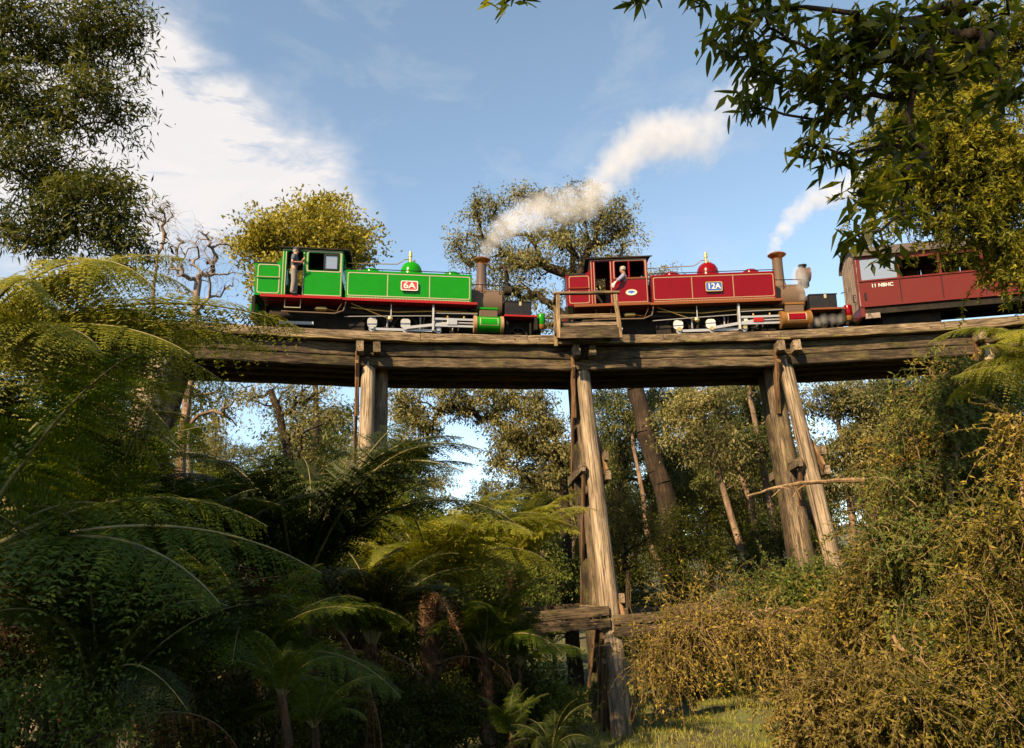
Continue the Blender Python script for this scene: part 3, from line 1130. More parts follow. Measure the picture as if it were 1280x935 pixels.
        if sg > 0:
            B(MB().box(d0, d1, y0, y1, zf, 2.35), 'far_door_blocker', 'soot', cs)  # added panel so no sky shows through the far doorway
        if not red:
            xm = -2.82
            mb = MB()
            ring(mb, arr_polyline(xm, w1 - .02, wz + .02, 2.86, .02), .055, y0 + .012 * -sg * -1, y1 + .02 * sg * -1 * -1)
            pn = B(mb, 'sliding_sash', 'black', cs)
            B(MB().box(xm + .05, w1 - .07, sg * .975 - .004, sg * .975 + .004, wz + .06, 2.81), 'pane', 'glass', pn)
        else:
            mb = MB()
            mb.box(-2.86, -2.80, y0, y1 + .01, wz, 2.88)
            B(mb, 'window_post', body, cs)
            B(MB().box(-2.62, -2.36, .55, .57, 2.2, 2.55), 'notice_board', 'yellow', cs)
            B(MB().box(-3.34, -2.27, sg * 1.0 - .03, sg * 1.0 + .03, wz - .03, wz + .015), 'arm_rest', 'brown_edge', cs)
        if red and sg < 0:
            ov = [(-2.78 + .19 * math.cos(a * math.pi / 12), 1.77 + .105 * math.sin(a * math.pi / 12)) for a in range(24)]
            em = B(MB().prism(ov, -1.016, -.998), 'oval_emblem', 'white', cs)
            mb = MB()
            ring(mb, [(-2.78 + .20 * math.cos(a * math.pi / 12), 1.77 + .112 * math.sin(a * math.pi / 12)) for a in range(24)], .018, -1.020, -.998)
            B(mb, 'emblem_rim', 'brass', em)
            B(MB().prism([(-2.93, 1.775), (-2.83, 1.83), (-2.73, 1.83), (-2.63, 1.775), (-2.74, 1.75), (-2.78, 1.715), (-2.82, 1.75)], -1.022, -1.01), 'emblem_device', 'plate_blue', em)
    # cab front and back sheets
    for x0 in (-2.225, -4.149):
        mb = MB()
        mb.box(x0, x0 + .024, -.974, .974, 2.0 if x0 > -3 else 1.38, 2.36)
        mb.box(x0, x0 + .024, -.974, -.78, 2.36, 3.02)
        mb.box(x0, x0 + .024, .78, .974, 2.36, 3.02)
        mb.box(x0, x0 + .024, -.18, .18, 2.36, 3.06)
        mb.box(x0, x0 + .024, -.78, .78, 2.86, 3.10)
        B(mb, 'cab_end_sheet', body if not red else 'black')
    # curved roof
    prof = []
    for i in range(13):
        a = -1 + 2 * i / 12
        prof.append((a * 1.09, 3.235 - .20 * a * a))
    prof += [(y, z - .045) for y, z in reversed(prof)]
    B(MB().prism(prof, -4.28, -2.02, 'YZ'), 'cab_roof', 'soot')
    B(MB().box(-4.1, -2.3, -.9, .9, 1.366, 1.40), 'cab_floor', 'soot')
    B(MB().lathe([(.52, -2.75), (.55, -2.7), (.55, -2.23)], (0, 0, 1.95), 'X', 24), 'backhead', 'soot', smooth=True)
    # bunker
    out = [(-4.97, 1.375), (-4.155, 1.375), (-4.155, 2.72), (-4.19, 2.60), (-4.27, 2.52), (-4.40, 2.48), (-5.0, 2.46), (-5.03, 2.40), (-4.97, 2.34)]
    bk = B(MB().prism(out, -1.0, 1.0), 'bunker', body)
    for sg in (-1, 1):
        ya, yb = (-1.010, -.996) if sg < 0 else (.996, 1.010)
        mb = MB()
        ring(mb, arr_polyline(-4.90, -4.20, 1.44, 2.42, .07), .028, ya, yb)
        B(mb, 'lining', lining, bk)
        mb = MB()
        mb.tube([(-4.92, sg * 1.04, 1.98), (-4.22, sg * 1.04, 1.98)], .016, 6)
        for x in (-4.9, -4.25):
            mb.cyl((x, sg * .99, 1.98), (x, sg * 1.045, 1.98), .016, None, 6)
        B(mb, 'bunker_rail', lining if not red else 'brown_edge', bk)
    B(MB().box(-5.0, -4.3, -1.015, 1.015, 2.455, 2.49), 'bunker_rim', 'black', bk)
    B(MB().box(-5.05, -4.95, -.9, .9, .75, 1.36), 'rear_beam', 'soot')
    return lo


loco_g = locomotive(-8.69, 'bright green steam tank locomotive with copper chimney cap and 6A plate', 'green', 'lining', 'vermilion', 'chimney_dark', '6A', 'plate_red', 'green', False)
loco_r = locomotive(1.83, 'crimson red steam tank locomotive with tan chimney and blue 12A plate', 'red', 'gold_lining', 'brown_edge', 'smokebox', '12A', 'plate_blue', 'ochre', True)


def carriage():
    fm = trk_frame(11.05, 0, 0, R(5.6))
    ca = thing('passenger_carriage', 'dark red open sided wooden carriage coupled ahead of the crimson locomotive', 'carriage', M=fm)
    ROOT[ca.name] = fm

    def B(mb, name, mat, parent=None, smooth=False, bevel=0.0):
        o = mb.build(name, M[mat], parent or ca, fm, smooth, bevel)
        ROOT[o.name] = fm
        return o
    x0, x1 = -4.25, 4.6
    for sg in (-1, 1):
        ya, yb = (-1.06, -1.02) if sg < 0 else (1.02, 1.06)
        sd = B(MB().box(x0, x1, ya, yb, .96, 1.80), 'side_panel', 'carriage_red')
        B(MB().box(x0 - .01, x1 + .01, ya - .03 if sg < 0 else ya, yb if sg < 0 else yb + .03, 1.80, 1.86), 'waist_rail', 'carriage_red', bevel=.01)
        B(MB().box(x0 - .005, x1, ya - .012 if sg < 0 else ya, yb if sg < 0 else yb + .012, .94, 1.0), 'bottom_rail', 'carriage_red')
        B(MB().box(x0 - .01, x1 + .01, ya, yb, 2.58, 2.72), 'cant_rail', 'carriage_red')
        n = 7
        xs = [x0 + (x1 - x0) * i / n for i in range(n + 1)]
        for i, x in enumerate(xs):
            wd = .10 if i in (0, n) else .085
            a, b = (x, x + wd) if i == 0 else ((x - wd, x) if i == n else (x - wd / 2, x + wd / 2))
            B(MB().box(a, b, ya - .004, yb + .004, 1.86, 2.58), 'pillar', 'carriage_red')
            if 0 < i < n:
                B(MB().box(x - .012, x + .012, ya - .012, ya + .002, 1.0, 1.8), 'door_seam', 'black', sd)
        B(MB().box(xs[0] + .10, xs[1] - .05, (ya + yb) / 2 - .004, (ya + yb) / 2 + .004, 1.86, 2.58), 'window_pane', 'glass')
        for k in (1, 2):
            B(MB().box(xs[k] + .06, xs[k + 1] - .06, ya + .01, yb - .01, 2.50, 2.57), 'window_header', 'carriage_red')
        if sg > 0:
            for i in range(n):
                B(MB().box(xs[i] + .06, xs[i + 1] - .06, .985, 1.0, 1.88, 2.57), 'far_window_blocker', 'end_boards')  # added panels that block the sky through the far windows
        if sg < 0:
            lettering(sd, '11 NBHC', .17, (x0 + .72, -1.066, 1.64), M['white'])
            B(MB().box(x0 + .13, x0 + .19, -1.09, -1.055, 1.18, 1.42), 'grab_handle', 'black', sd)
        B(MB().box(x0, x1, sg * .95 - .05, sg * .95 + .05, .70, .945), 'sole_bar', 'soot')
        B(MB().box(x0 + .25, x1 - .25, sg * .80 - .18, sg * .80 + .18, 1.30, 1.38), 'bench_seat', 'black')
    # ends: arched sheet of boards
    for xa, xb in ((x0 - .03, x0 - .002), (x1 + .002, x1 + .03)):
        prof = [(-1.06, .95), (1.06, .95)] + [(1.06 * math.cos(R(a)), 2.62 + .52 * math.sin(R(a))) for a in range(0, 181, 12)]
        en = B(MB().prism(prof, xa, xb, 'YZ'), 'end_wall', 'end_boards')
        if xa < 0:
            for k in range(-4, 5):
                B(MB().box(xa - .012, xa + .001, k * .23 - .012, k * .23 + .012, 1.0, 2.6 + .5 * math.sqrt(max(0, 1 - (k * .23 / 1.06) ** 2)) - .03), 'board_joint', 'end_boards', en)
            B(MB().box(xa - .05, xa, -1.06, -.98, .98, 2.60), 'corner_post', 'carriage_red', en)
            mb = MB()
            mb.tube([(xa, -.55, 1.25), (xa - .07, -.55, 1.25), (xa - .07, -.55, 1.5), (xa, -.55, 1.5)], .02, 6)
            B(mb, 'grab_handle', 'black', en)
            mb = MB()
            mb.tube([(xa, .95, 2.0), (xa - .08, .95, 2.0), (xa - .08, 1.1, 2.02)], .02, 6)
            B(mb, 'marker_bracket', 'black', en)
    prof = [(1.16 * math.cos(R(a)), 2.68 + .54 * math.sin(R(a))) for a in range(0, 181, 10)]
    prof += [(1.11 * math.cos(R(a)), 2.68 + .49 * math.sin(R(a))) for a in range(180, -1, -10)]
    B(MB().prism(prof, x0 - .12, x1 + .12, 'YZ'), 'roof', 'roof', smooth=True)
    B(MB().box(x0, x1, -1.0, 1.0, .90, .96), 'floor', 'soot')
    B(MB().box(x0 - .02, x0 + .10, -1.05, 1.05, .62, .96), 'headstock', 'carriage_red')
    B(MB().box(x0 - .36, x0, -.12, .12, .58, .82), 'coupler', 'soot', None, False, .02)
    B(MB().box(x0 + .1, x0 + .55, -1.06, -.92, .55, .72), 'step_board', 'end_boards')
    for xc in (x0 + 1.6, x1 - 1.6):
        B(MB().box(xc - .9, xc + .9, -.62, .62, .36, .66), 'bogie_frame', 'soot')
        for y in (-.45, .45):
            for dx in (-.6, .6):
                wheel(ca, xc + dx, y, .38, .33, M['soot'], 8)
    for i in range(3):
        B(MB().box(-3.6 + i * 2.6, -3.5 + i * 2.6, -.9, .9, .96, 1.75), 'seat_back', 'black')


carriage()
# ------------------------------------------------------------------ people
M['skin'] = flat_mat('skin', (0.28, 0.135, 0.08), 0.55)
M['shirt_blue'] = flat_mat('blue_grey_shirt', (0.045, 0.058, 0.09), 0.85)
M['shirt_lilac'] = flat_mat('pale_blue_shirt', (0.16, 0.16, 0.25), 0.85)
M['trousers'] = flat_mat('grey_trousers', (0.16, 0.14, 0.125), 0.9)
M['overalls'] = flat_mat('dark_overalls', (0.03, 0.035, 0.05), 0.9)
M['navy'] = flat_mat('navy_cap', (0.012, 0.015, 0.035), 0.8)
M['boot'] = flat_mat('black_boot', (0.012, 0.011, 0.010), 0.6)
M['hair'] = flat_mat('grey_hair', (0.22, 0.20, 0.18), 0.8)
M['glove'] = flat_mat('white_glove', (0.5, 0.49, 0.47), 0.8)


def skin_part(name, pts, edges, rad, mat, parent, root=0, sub=2):
    me = bpy.data.meshes.new(name)
    me.from_pydata([tuple(p) for p in pts], edges, [])
    o = add_obj(name, me, mat, parent)
    sk = o.modifiers.new('skin', 'SKIN')
    sk.use_smooth_shade = True
    for i, r in enumerate(rad):
        v = me.skin_vertices[0].data[i]
        v.radius = (r, r) if isinstance(r, (int, float)) else r
        v.use_root = (i == root)
    ss = o.modifiers.new('subdivision', 'SUBSURF')
    ss.levels = sub
    ss.render_levels = sub
    return o


def hand_chain(pts, edges, rad, wrist, d, side, up, s=1.0):
    """palm and five bent fingers growing from vertex index wrist; d = along the hand, side = across"""
    w0 = Vector(pts[wrist])
    d, side, up = Vector(d).normalized(), Vector(side).normalized(), Vector(up).normalized()
    pi = len(pts)
    pts.append(w0 + d * .055 * s); edges.append((wrist, pi)); rad.append(.030 * s)
    for k, (off, ln) in enumerate(((-.030, .060), (-.011, .072), (.009, .068), (.028, .052))):
        a = len(pts)
        pts.append(w0 + d * .09 * s + side * off * s); edges.append((pi, a)); rad.append(.010 * s)
        pts.append(w0 + d * (.09 + ln * .55) * s + side * off * 1.1 * s - up * .012 * s); edges.append((a, a + 1)); rad.append(.009 * s)
        pts.append(w0 + d * (.09 + ln * .85) * s + side * off * 1.1 * s - up * .035 * s); edges.append((a + 1, a + 2)); rad.append(.008 * s)
    a = len(pts)
    pts.append(w0 + d * .045 * s - side * .045 * s - up * .008 * s); edges.append((pi, a)); rad.append(.011 * s)
    pts.append(w0 + d * .085 * s - side * .058 * s - up * .02 * s); edges.append((a, a + 1)); rad.append(.009 * s)


def head_extras(root, c, f, hat):
    """cap or hair, brim, ears, nose and eyes round the head centre c, facing f"""
    f = Vector(f).normalized()
    sd = Vector((0, 0, 1)).cross(f)
    m = Matrix((f, sd, Vector((0, 0, 1)))).transposed().to_4x4()
    m.translation = Vector(c)
    Mw = WM[root.name] @ m
    mb = MB()
    V, F = [], []
    prof = [(.104, -.03), (.108, .02), (.104, .055), (.088, .09), (.055, .112), (.01, .12)] if not hat else [(.108, .015), (.112, .04), (.108, .075), (.09, .105), (.055, .122), (.01, .128)]
    mb.lathe(prof, (-.012, 0, 0), 'Z', 16)
    hb = mb.build('cap' if hat else 'hair', M['navy'] if hat else M['hair'], root, Mw, smooth=True)
    if hat:
        n = 8
        poly = [(.06, -.085)] + [(.075 + .105 * math.cos(a), .088 * math.sin(a)) for a in [(-.5 + k / n) * math.pi for k in range(n + 1)]] + [(.06, .085)]
        MB().prism(poly, .012, .024, 'XY').build('cap_brim', M['navy'], hb, Mw)
        MB().lathe([(.100, -.06), (.106, -.02), (.108, .012)], (-.018, 0, 0), 'Z', 14).build('hair', M['hair'], root, Mw @ Matrix.Diagonal((1, .97, 1, 1)), smooth=True)
    for s in (-1, 1):
        MB().lathe([(.006, -.012), (.022, -.006), (.022, .006), (.006, .012)], (0, s * .100, -.01), 'Y', 10).build('ear', M['skin'], root, Mw, smooth=True)
        MB().lathe([(.002, .086), (.011, .090), (.008, .098), (.002, .101)], (0, s * .036, .012), 'X', 8).build('eye', M['boot'], root, Mw, smooth=True)


def standing_driver():
    fm = ROOT[loco_g.name] @ Matrix.Translation(Vector((-3.74, -1.10, 1.372)))
    fm = fm @ Matrix.Scale(.93, 4)
    p = thing('person', 'driver in navy cap, blue grey shirt and grey trousers standing in the green cab doorway', 'person', M=fm)
    sh, el, wr = Vector((0, -.185, 1.40)), Vector((-.05, -.235, 1.13)), Vector((.17, -.17, 1.16))
    sh2, el2, wr2 = Vector((.02, .185, 1.40)), Vector((.13, .22, 1.17)), Vector((.28, .05, 1.33))
    pts = [(0, 0, .95), (0.0, 0, 1.15), (.01, 0, 1.36), (.02, 0, 1.47), (.035, 0, 1.555), (.04, 0, 1.66), (.145, 0, 1.595), sh, el, wr, sh2, el2, wr2,
           (0, -.09, .90), (.02, -.10, .50), (-.02, -.11, .10), (.10, -.12, .05), (0, .09, .90), (.06, .10, .50), (.05, .11, .10), (.17, .12, .05)]
    edges = [(0, 1), (1, 2), (2, 3), (3, 4), (4, 5), (4, 6), (2, 7), (7, 8), (8, 9), (2, 10), (10, 11), (11, 12), (0, 13), (13, 14), (14, 15), (15, 16), (0, 17), (17, 18), (18, 19), (19, 20)]
    rad = [(.11, .14), (.11, .135), (.105, .15), .058, .080, .088, .022, .062, .045, .032, .062, .045, .032, .085, .062, .042, .035, .085, .062, .042, .035]
    hand_chain(pts, edges, rad, 9, (1, .1, .1), (0, 0, 1), (0, -1, 0))
    hand_chain(pts, edges, rad, 12, (.6, -.6, .3), (0, 0, 1), (.5, .5, 0))
    skin_part('body', pts, edges, rad, M['skin'], p)
    # clothes follow the body and stand just proud of it
    skin_part('shirt', [(0, 0, .88), (0, 0, 1.15), (.01, 0, 1.36), (.018, 0, 1.43), sh, sh.lerp(el, .75), sh2, sh2.lerp(el2, .75)],
              [(0, 1), (1, 2), (2, 3), (2, 4), (4, 5), (2, 6), (6, 7)], [(.14, .165), (.135, .16), (.13, .175), .085, .088, .075, .088, .075], M['shirt_blue'], p)
    skin_part('trousers', [(0, 0, 1.02), (0, -.09, .88), (.02, -.10, .50), (-.02, -.11, .03), (0, .09, .88), (.06, .10, .50), (.05, .11, .03)],
              [(0, 1), (1, 2), (2, 3), (0, 4), (4, 5), (5, 6)], [(.145, .165), .115, .092, .080, .115, .092, .080], M['trousers'], p)
    for y, x in ((-.115, -.01), (.115, .06)):
        skin_part('boot', [(x - .05, y, .06), (x + .05, y, .055), (x + .16, y, .04)], [(0, 1), (1, 2)], [.055, .055, .042], M['boot'], p)
    head_extras(p, (.045, 0, 1.635), (1, -.15, 0), True)


def leaning_driver():
    fm0 = ROOT[loco_r.name]
    fm = fm0 @ Matrix.Translation(Vector((-2.98, -.76, 1.402)))
    p = thing('person', 'driver in pale blue shirt leaning a white gloved arm out of the crimson cab window', 'person', M=fm)
    sh, el, wr = Vector((-.04, -.30, .96)), Vector((-.20, -.40, .80)), Vector((-.36, -.42, .68))
    sh2, el2, wr2 = Vector((.02, .10, .98)), Vector((-.05, .18, .72)), Vector((-.25, .12, .66))
    pts = [(.04, 0, .42), (.02, -.04, .65), (0, -.10, .92), (-.02, -.14, 1.04), (-.05, -.17, 1.13), (-.05, -.18, 1.235), (-.155, -.20, 1.17), sh, el, wr, sh2, el2, wr2,
           (0, -.10, .42), (-.38, -.10, .44), (-.36, -.10, .09), (-.47, -.10, .05), (0, .09, .42), (-.36, .11, .44), (-.33, .11, .09), (-.44, .11, .05)]
    edges = [(0, 1), (1, 2), (2, 3), (3, 4), (4, 5), (4, 6), (2, 7), (7, 8), (8, 9), (2, 10), (10, 11), (11, 12), (0, 13), (13, 14), (14, 15), (15, 16), (0, 17), (17, 18), (18, 19), (19, 20)]
    rad = [(.11, .14), (.11, .135), (.105, .15), .058, .080, .088, .022, .062, .045, .032, .062, .045, .032, .085, .062, .042, .035, .085, .062, .042, .035]
    skin_part('body', pts, edges, rad, M['skin'], p)
    gp, ge, gr = [wr.lerp(el, .3), wr], [(0, 1)], [.046, .042]
    hand_chain(gp, ge, gr, 1, (-.5, 0, -.85), (.5, 0, -.3), (0, -1, 0), 1.35)
    skin_part('glove', gp, ge, gr, M['glove'], p)
    gp, ge, gr = [wr2.lerp(el2, .3), wr2], [(0, 1)], [.046, .042]
    hand_chain(gp, ge, gr, 1, (-1, 0, -.2), (0, 1, 0), (0, 0, 1), 1.2)
    skin_part('glove', gp, ge, gr, M['glove'], p)
    skin_part('shirt', [(.04, 0, .45), (.02, -.04, .65), (0, -.10, .92), (-.015, -.13, 1.0), sh, sh.lerp(el, .95), el.lerp(wr, .6), sh2, sh2.lerp(el2, .95), el2.lerp(wr2, .5)],
              [(0, 1), (1, 2), (2, 3), (2, 4), (4, 5), (5, 6), (2, 7), (7, 8), (8, 9)], [(.14, .165), (.135, .16), (.13, .175), .085, .088, .072, .058, .088, .072, .058], M['shirt_lilac'], p)
    skin_part('overalls', [(.04, 0, .44), (0, -.10, .42), (-.38, -.10, .44), (-.36, -.10, .11), (0, .09, .42), (-.36, .11, .44), (-.33, .11, .11)],
              [(0, 1), (1, 2), (2, 3), (0, 4), (4, 5), (5, 6)], [(.14, .165), .11, .09, .078, .11, .09, .078], M['overalls'], p)
    for x, y in ((-.36, -.10), (-.33, .11)):
        skin_part('boot', [(x + .04, y, .06), (x - .05, y, .055), (x - .15, y, .04)], [(0, 1), (1, 2)], [.055, .055, .042], M['boot'], p)
    head_extras(p, (-.055, -.18, 1.21), (-1, -.25, -.05), False)


standing_driver()
leaning_driver()
# ------------------------------------------------------------------ vegetation
M['leaf_dark'] = leaf_mat('dark_green_leaves', (0.012, 0.018, 0.003), (0.032, 0.040, 0.005), (0.095, 0.092, 0.012), 0.30)  # colour darkened to deepen the foreground shade
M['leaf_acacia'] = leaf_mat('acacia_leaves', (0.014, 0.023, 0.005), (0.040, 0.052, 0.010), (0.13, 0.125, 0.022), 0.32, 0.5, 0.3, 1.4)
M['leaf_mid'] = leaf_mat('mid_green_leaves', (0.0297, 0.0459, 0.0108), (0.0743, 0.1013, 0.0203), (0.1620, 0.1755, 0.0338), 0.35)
M['leaf_euc'] = leaf_mat('grey_olive_gum_leaves', (0.0580, 0.0580, 0.0203), (0.1522, 0.1421, 0.0493), (0.3045, 0.2610, 0.1087), 0.30, 0.5, 0.35, 0.5)
M['leaf_euc_dark'] = leaf_mat('dull_olive_gum_leaves', (0.026, 0.036, 0.010), (0.070, 0.080, 0.021), (0.165, 0.155, 0.046), 0.30, 0.5, 0.35, 0.5)
M['leaf_yellow'] = leaf_mat('yellow_olive_leaves', (0.085, 0.083, 0.012), (0.195, 0.172, 0.025), (0.34, 0.29, 0.048), 0.35, 0.5, 0.3, 0.5)
M['leaf_fine'] = leaf_mat('yellow_green_fine_leaves', (0.055, 0.066, 0.008), (0.145, 0.150, 0.017), (0.30, 0.265, 0.034), 0.5)
M['leaf_big'] = leaf_mat('glossy_broad_leaves', (0.030, 0.045, 0.005), (0.090, 0.105, 0.010), (0.21, 0.20, 0.02), 0.62, 0.35, 0.5, 3.0)
M['leaf_wattle'] = leaf_mat('ochre_green_wattle_leaves', (0.034, 0.040, 0.005), (0.125, 0.105, 0.013), (0.31, 0.22, 0.036), 0.35, 0.55, 0.3, 0.55)
M['leaf_tan'] = leaf_mat('tan_wattle_leaves', (0.055, 0.046, 0.010), (0.115, 0.090, 0.020), (0.20, 0.15, 0.038), 0.3, 0.6, 0.3, 0.9)
M['fern'] = leaf_mat('fern_green', (0.019, 0.036, 0.003), (0.055, 0.082, 0.005), (0.135, 0.150, 0.010), 0.42, 0.5, 0.4, 1.2)
M['fern_sunlit'] = leaf_mat('fern_sunlit_yellow', (0.070, 0.085, 0.009), (0.175, 0.180, 0.017), (0.32, 0.28, 0.032), 0.45, 0.5, 0.4, 1.2)  # brighter, yellower copy of the fern green for fronds in sun
M['fern_shaded'] = leaf_mat('fern_shaded_green', (0.008, 0.014, 0.0012), (0.022, 0.033, 0.002), (0.065, 0.075, 0.005), 0.35, 0.5, 0.4, 1.2)  # darkened copy of the fern green for fronds in deep shade
M['fern_dead'] = leaf_mat('dead_fern_brown', (0.05, 0.024, 0.010), (0.12, 0.058, 0.024), (0.24, 0.13, 0.06), 0.2, 0.8, 0.2, 1.5)
M['rachis'] = flat_mat('fern_stalk', (0.12, 0.10, 0.03), 0.6)
M['rachis_dead'] = flat_mat('dry_fern_stalk', (0.12, 0.065, 0.03), 0.8)
M['fern_trunk'] = bark_mat('fern_trunk', (0.012, 0.007, 0.004), (0.045, 0.024, 0.012), (0.13, 0.07, 0.035), 2.0, (4, 4, 1.6), 1.0)
M['bark_gum'] = bark_mat('gum_bark', (0.045, 0.030, 0.020), (0.13, 0.088, 0.058), (0.30, 0.21, 0.14))
M['bark_dark'] = bark_mat('rough_dark_bark', (0.007, 0.005, 0.0035), (0.021, 0.014, 0.009), (0.060, 0.039, 0.024))
M['bark_grey'] = bark_mat('dead_grey_bark', (0.06, 0.05, 0.045), (0.15, 0.12, 0.10), (0.27, 0.22, 0.19))
M['twig'] = bark_mat('dry_twig', (0.07, 0.045, 0.022), (0.16, 0.105, 0.055), (0.28, 0.19, 0.105))
M['grass'] = leaf_mat('meadow_grass', (0.070, 0.090, 0.010), (0.175, 0.195, 0.024), (0.36, 0.30, 0.075), 0.35, 0.6, 0.3, 0.7)


def unit(a):
    return a / np.maximum(np.linalg.norm(a, axis=-1, keepdims=True), 1e-9)


def leaf_quads(P, D, N, L, Wd, fold=0.0):
    D, N = unit(D), unit(N)
    S = unit(np.cross(D, N))
    U = np.cross(S, D)
    L = np.asarray(L)[:, None]
    Wd = np.asarray(Wd)[:, None]
    mid = P + D * L * .42
    V = np.stack([P, mid + S * Wd * .5 + U * L * fold, P + D * L - U * L * fold, mid - S * Wd * .5 + U * L * fold], 1).reshape(-1, 3)
    F = np.arange(len(V)).reshape(-1, 4)
    return V, F


def frusta(P0, P1, r0, r1, n=5):
    """one open tube section per edge, quads only"""
    d = unit(P1 - P0)
    ref = np.where(np.abs(d[:, 2:3]) > .9, np.array([[1., 0, 0]]), np.array([[0, 0, 1.]]))
    a = unit(np.cross(d, ref))
    b = np.cross(d, a)
    ang = np.linspace(0, 2 * np.pi, n, endpoint=False)
    c = a[:, None, :] * np.cos(ang)[None, :, None] + b[:, None, :] * np.sin(ang)[None, :, None]
    V = np.concatenate([P0[:, None, :] + c * r0[:, None, None], P1[:, None, :] + c * r1[:, None, None]], 1)
    E = len(P0)
    k = np.arange(n)
    q = np.stack([k, (k + 1) % n, n + (k + 1) % n, n + k], -1)
    F = (np.arange(E)[:, None, None] * 2 * n + q[None]).reshape(-1, 4)
    return V.reshape(-1, 3), F


def smooth_all(me):
    me.polygons.foreach_set('use_smooth', np.ones(len(me.polygons), bool))


# ---------------- branching skeletons
def skeleton(trunk, targets, seed, r_tip=.012, r_trunk=None, lift=.18, wig=.10, step=.7, low=.38):
    rg = np.random.default_rng(seed)
    nodes, par = [], []
    tp = [np.array(p, float) for p in trunk]
    for i, p in enumerate(tp):
        if i == 0:
            nodes.append(p)
            par.append(-1)
            continue
        q = tp[i - 1]
        m = max(1, int(np.linalg.norm(p - q) / step))
        for k in range(1, m + 1):
            t = k / m
            j = rg.normal(0, 1, 3) * wig * .25 * (k < m)
            nodes.append(q + (p - q) * t + j)
            par.append(len(nodes) - 2)
    n_tr = len(nodes)
    ends = []
    T = np.asarray(targets, float)
    ref = np.array(nodes[n_tr // 3:])
    order = np.argsort(np.min(np.linalg.norm(T[:, None] - ref[None], axis=2), axis=1))
    arr = np.zeros((20000, 3))
    arr[:n_tr] = nodes
    cnt = n_tr
    lo = int(n_tr * low)
    for oi in order:
        p = T[oi]
        c = arr[lo:cnt]
        d = np.linalg.norm(c - p, axis=1)
        below = np.clip(c[:, 2] - p[2] + .25 * d, 0, None)
        bi = int(np.argmin(d + 1.3 * below)) + lo
        b = arr[bi]
        ln = np.linalg.norm(p - b)
        if ln < 1e-3:
            ends.append(bi)
            continue
        m = max(2, int(ln / step) + 1)
        ctl = b + (p - b) * .5 + np.array([0, 0, lift * ln]) + rg.normal(0, 1, 3) * wig * ln
        prev = bi
        for k in range(1, m + 1):
            t = k / m
            q = (1 - t) ** 2 * b + 2 * t * (1 - t) * ctl + t * t * p + rg.normal(0, 1, 3) * wig * .12 * ln / m ** .5 * (k < m)
            if cnt >= 19990:
                break
            arr[cnt] = q
            par.append(prev)
            prev = cnt
            cnt += 1
        ends.append(prev)
    N = arr[:cnt]
    par = np.array(par[:cnt])
    load = np.zeros(cnt)
    for e in ends:
        load[e] += 1
    for i in range(cnt - 1, 0, -1):
        load[par[i]] += load[i]
    rad = r_tip * np.maximum(load, .6) ** .48
    if r_trunk is not None:
        prof = np.linspace(r_trunk, r_trunk * .35, n_tr)
        rad[:n_tr] = np.maximum(rad[:n_tr] * min(1, r_trunk / max(rad[0], 1e-6)), prof)
        rad[n_tr:] = np.minimum(rad[n_tr:], np.maximum(r_trunk * .55, .01))
    return N, par, rad, np.array(ends), n_tr


def skel_mesh(name, N, par, rad, n=6, n_tr=0):
    i = np.arange(1, len(N))
    i = i[par[1:] >= 0]
    r1 = rad[i]
    r0 = np.where(par[i] < n_tr, np.minimum(rad[par[i]], r1 * 1.6 + .004), rad[par[i]])
    r0 = np.where(i < n_tr, rad[par[i]], r0)
    V, F = frusta(N[par[i]], N[i], r0, r1, n)
    me = mesh_np(name, V, F)
    smooth_all(me)
    return me


def clump_leaves(C, seed, n, sig, L, asp, droop=.6, flat=.75, up=0.0):
    rg = np.random.default_rng(seed)
    K = len(C)
    idx = np.repeat(np.arange(K), n)
    m = len(idx)
    size = rg.uniform(.65, 1.25, K)[idx][:, None]
    # several sub-tufts inside each clump leave gaps
    tuft = rg.normal(0, 1, (K, 6, 3)) * sig * .75
    ti = rg.integers(0, 6, m)
    off = tuft[idx, ti] + rg.normal(0, 1, (m, 3)) * sig * .42
    off *= size * np.array([1, 1, flat])
    P = C[idx] + off
    D = rg.normal(0, 1, (m, 3)) + unit(off) * .5 + np.array([0, 0, -droop * 1.6 + up])
    Nn = rg.normal(0, 1, (m, 3)) + np.array([0, 0, .8])
    ll = L * rg.uniform(.6, 1.25, m)
    V, F = leaf_quads(P, D, Nn, ll, ll * asp, .04)
    tone = rg.normal(0, .14, K)[idx]
    rnd = np.clip(rg.uniform(0, 1, m) * .75 + .12 + tone, 0, 1)
    return V, F, np.repeat(rnd, 4)


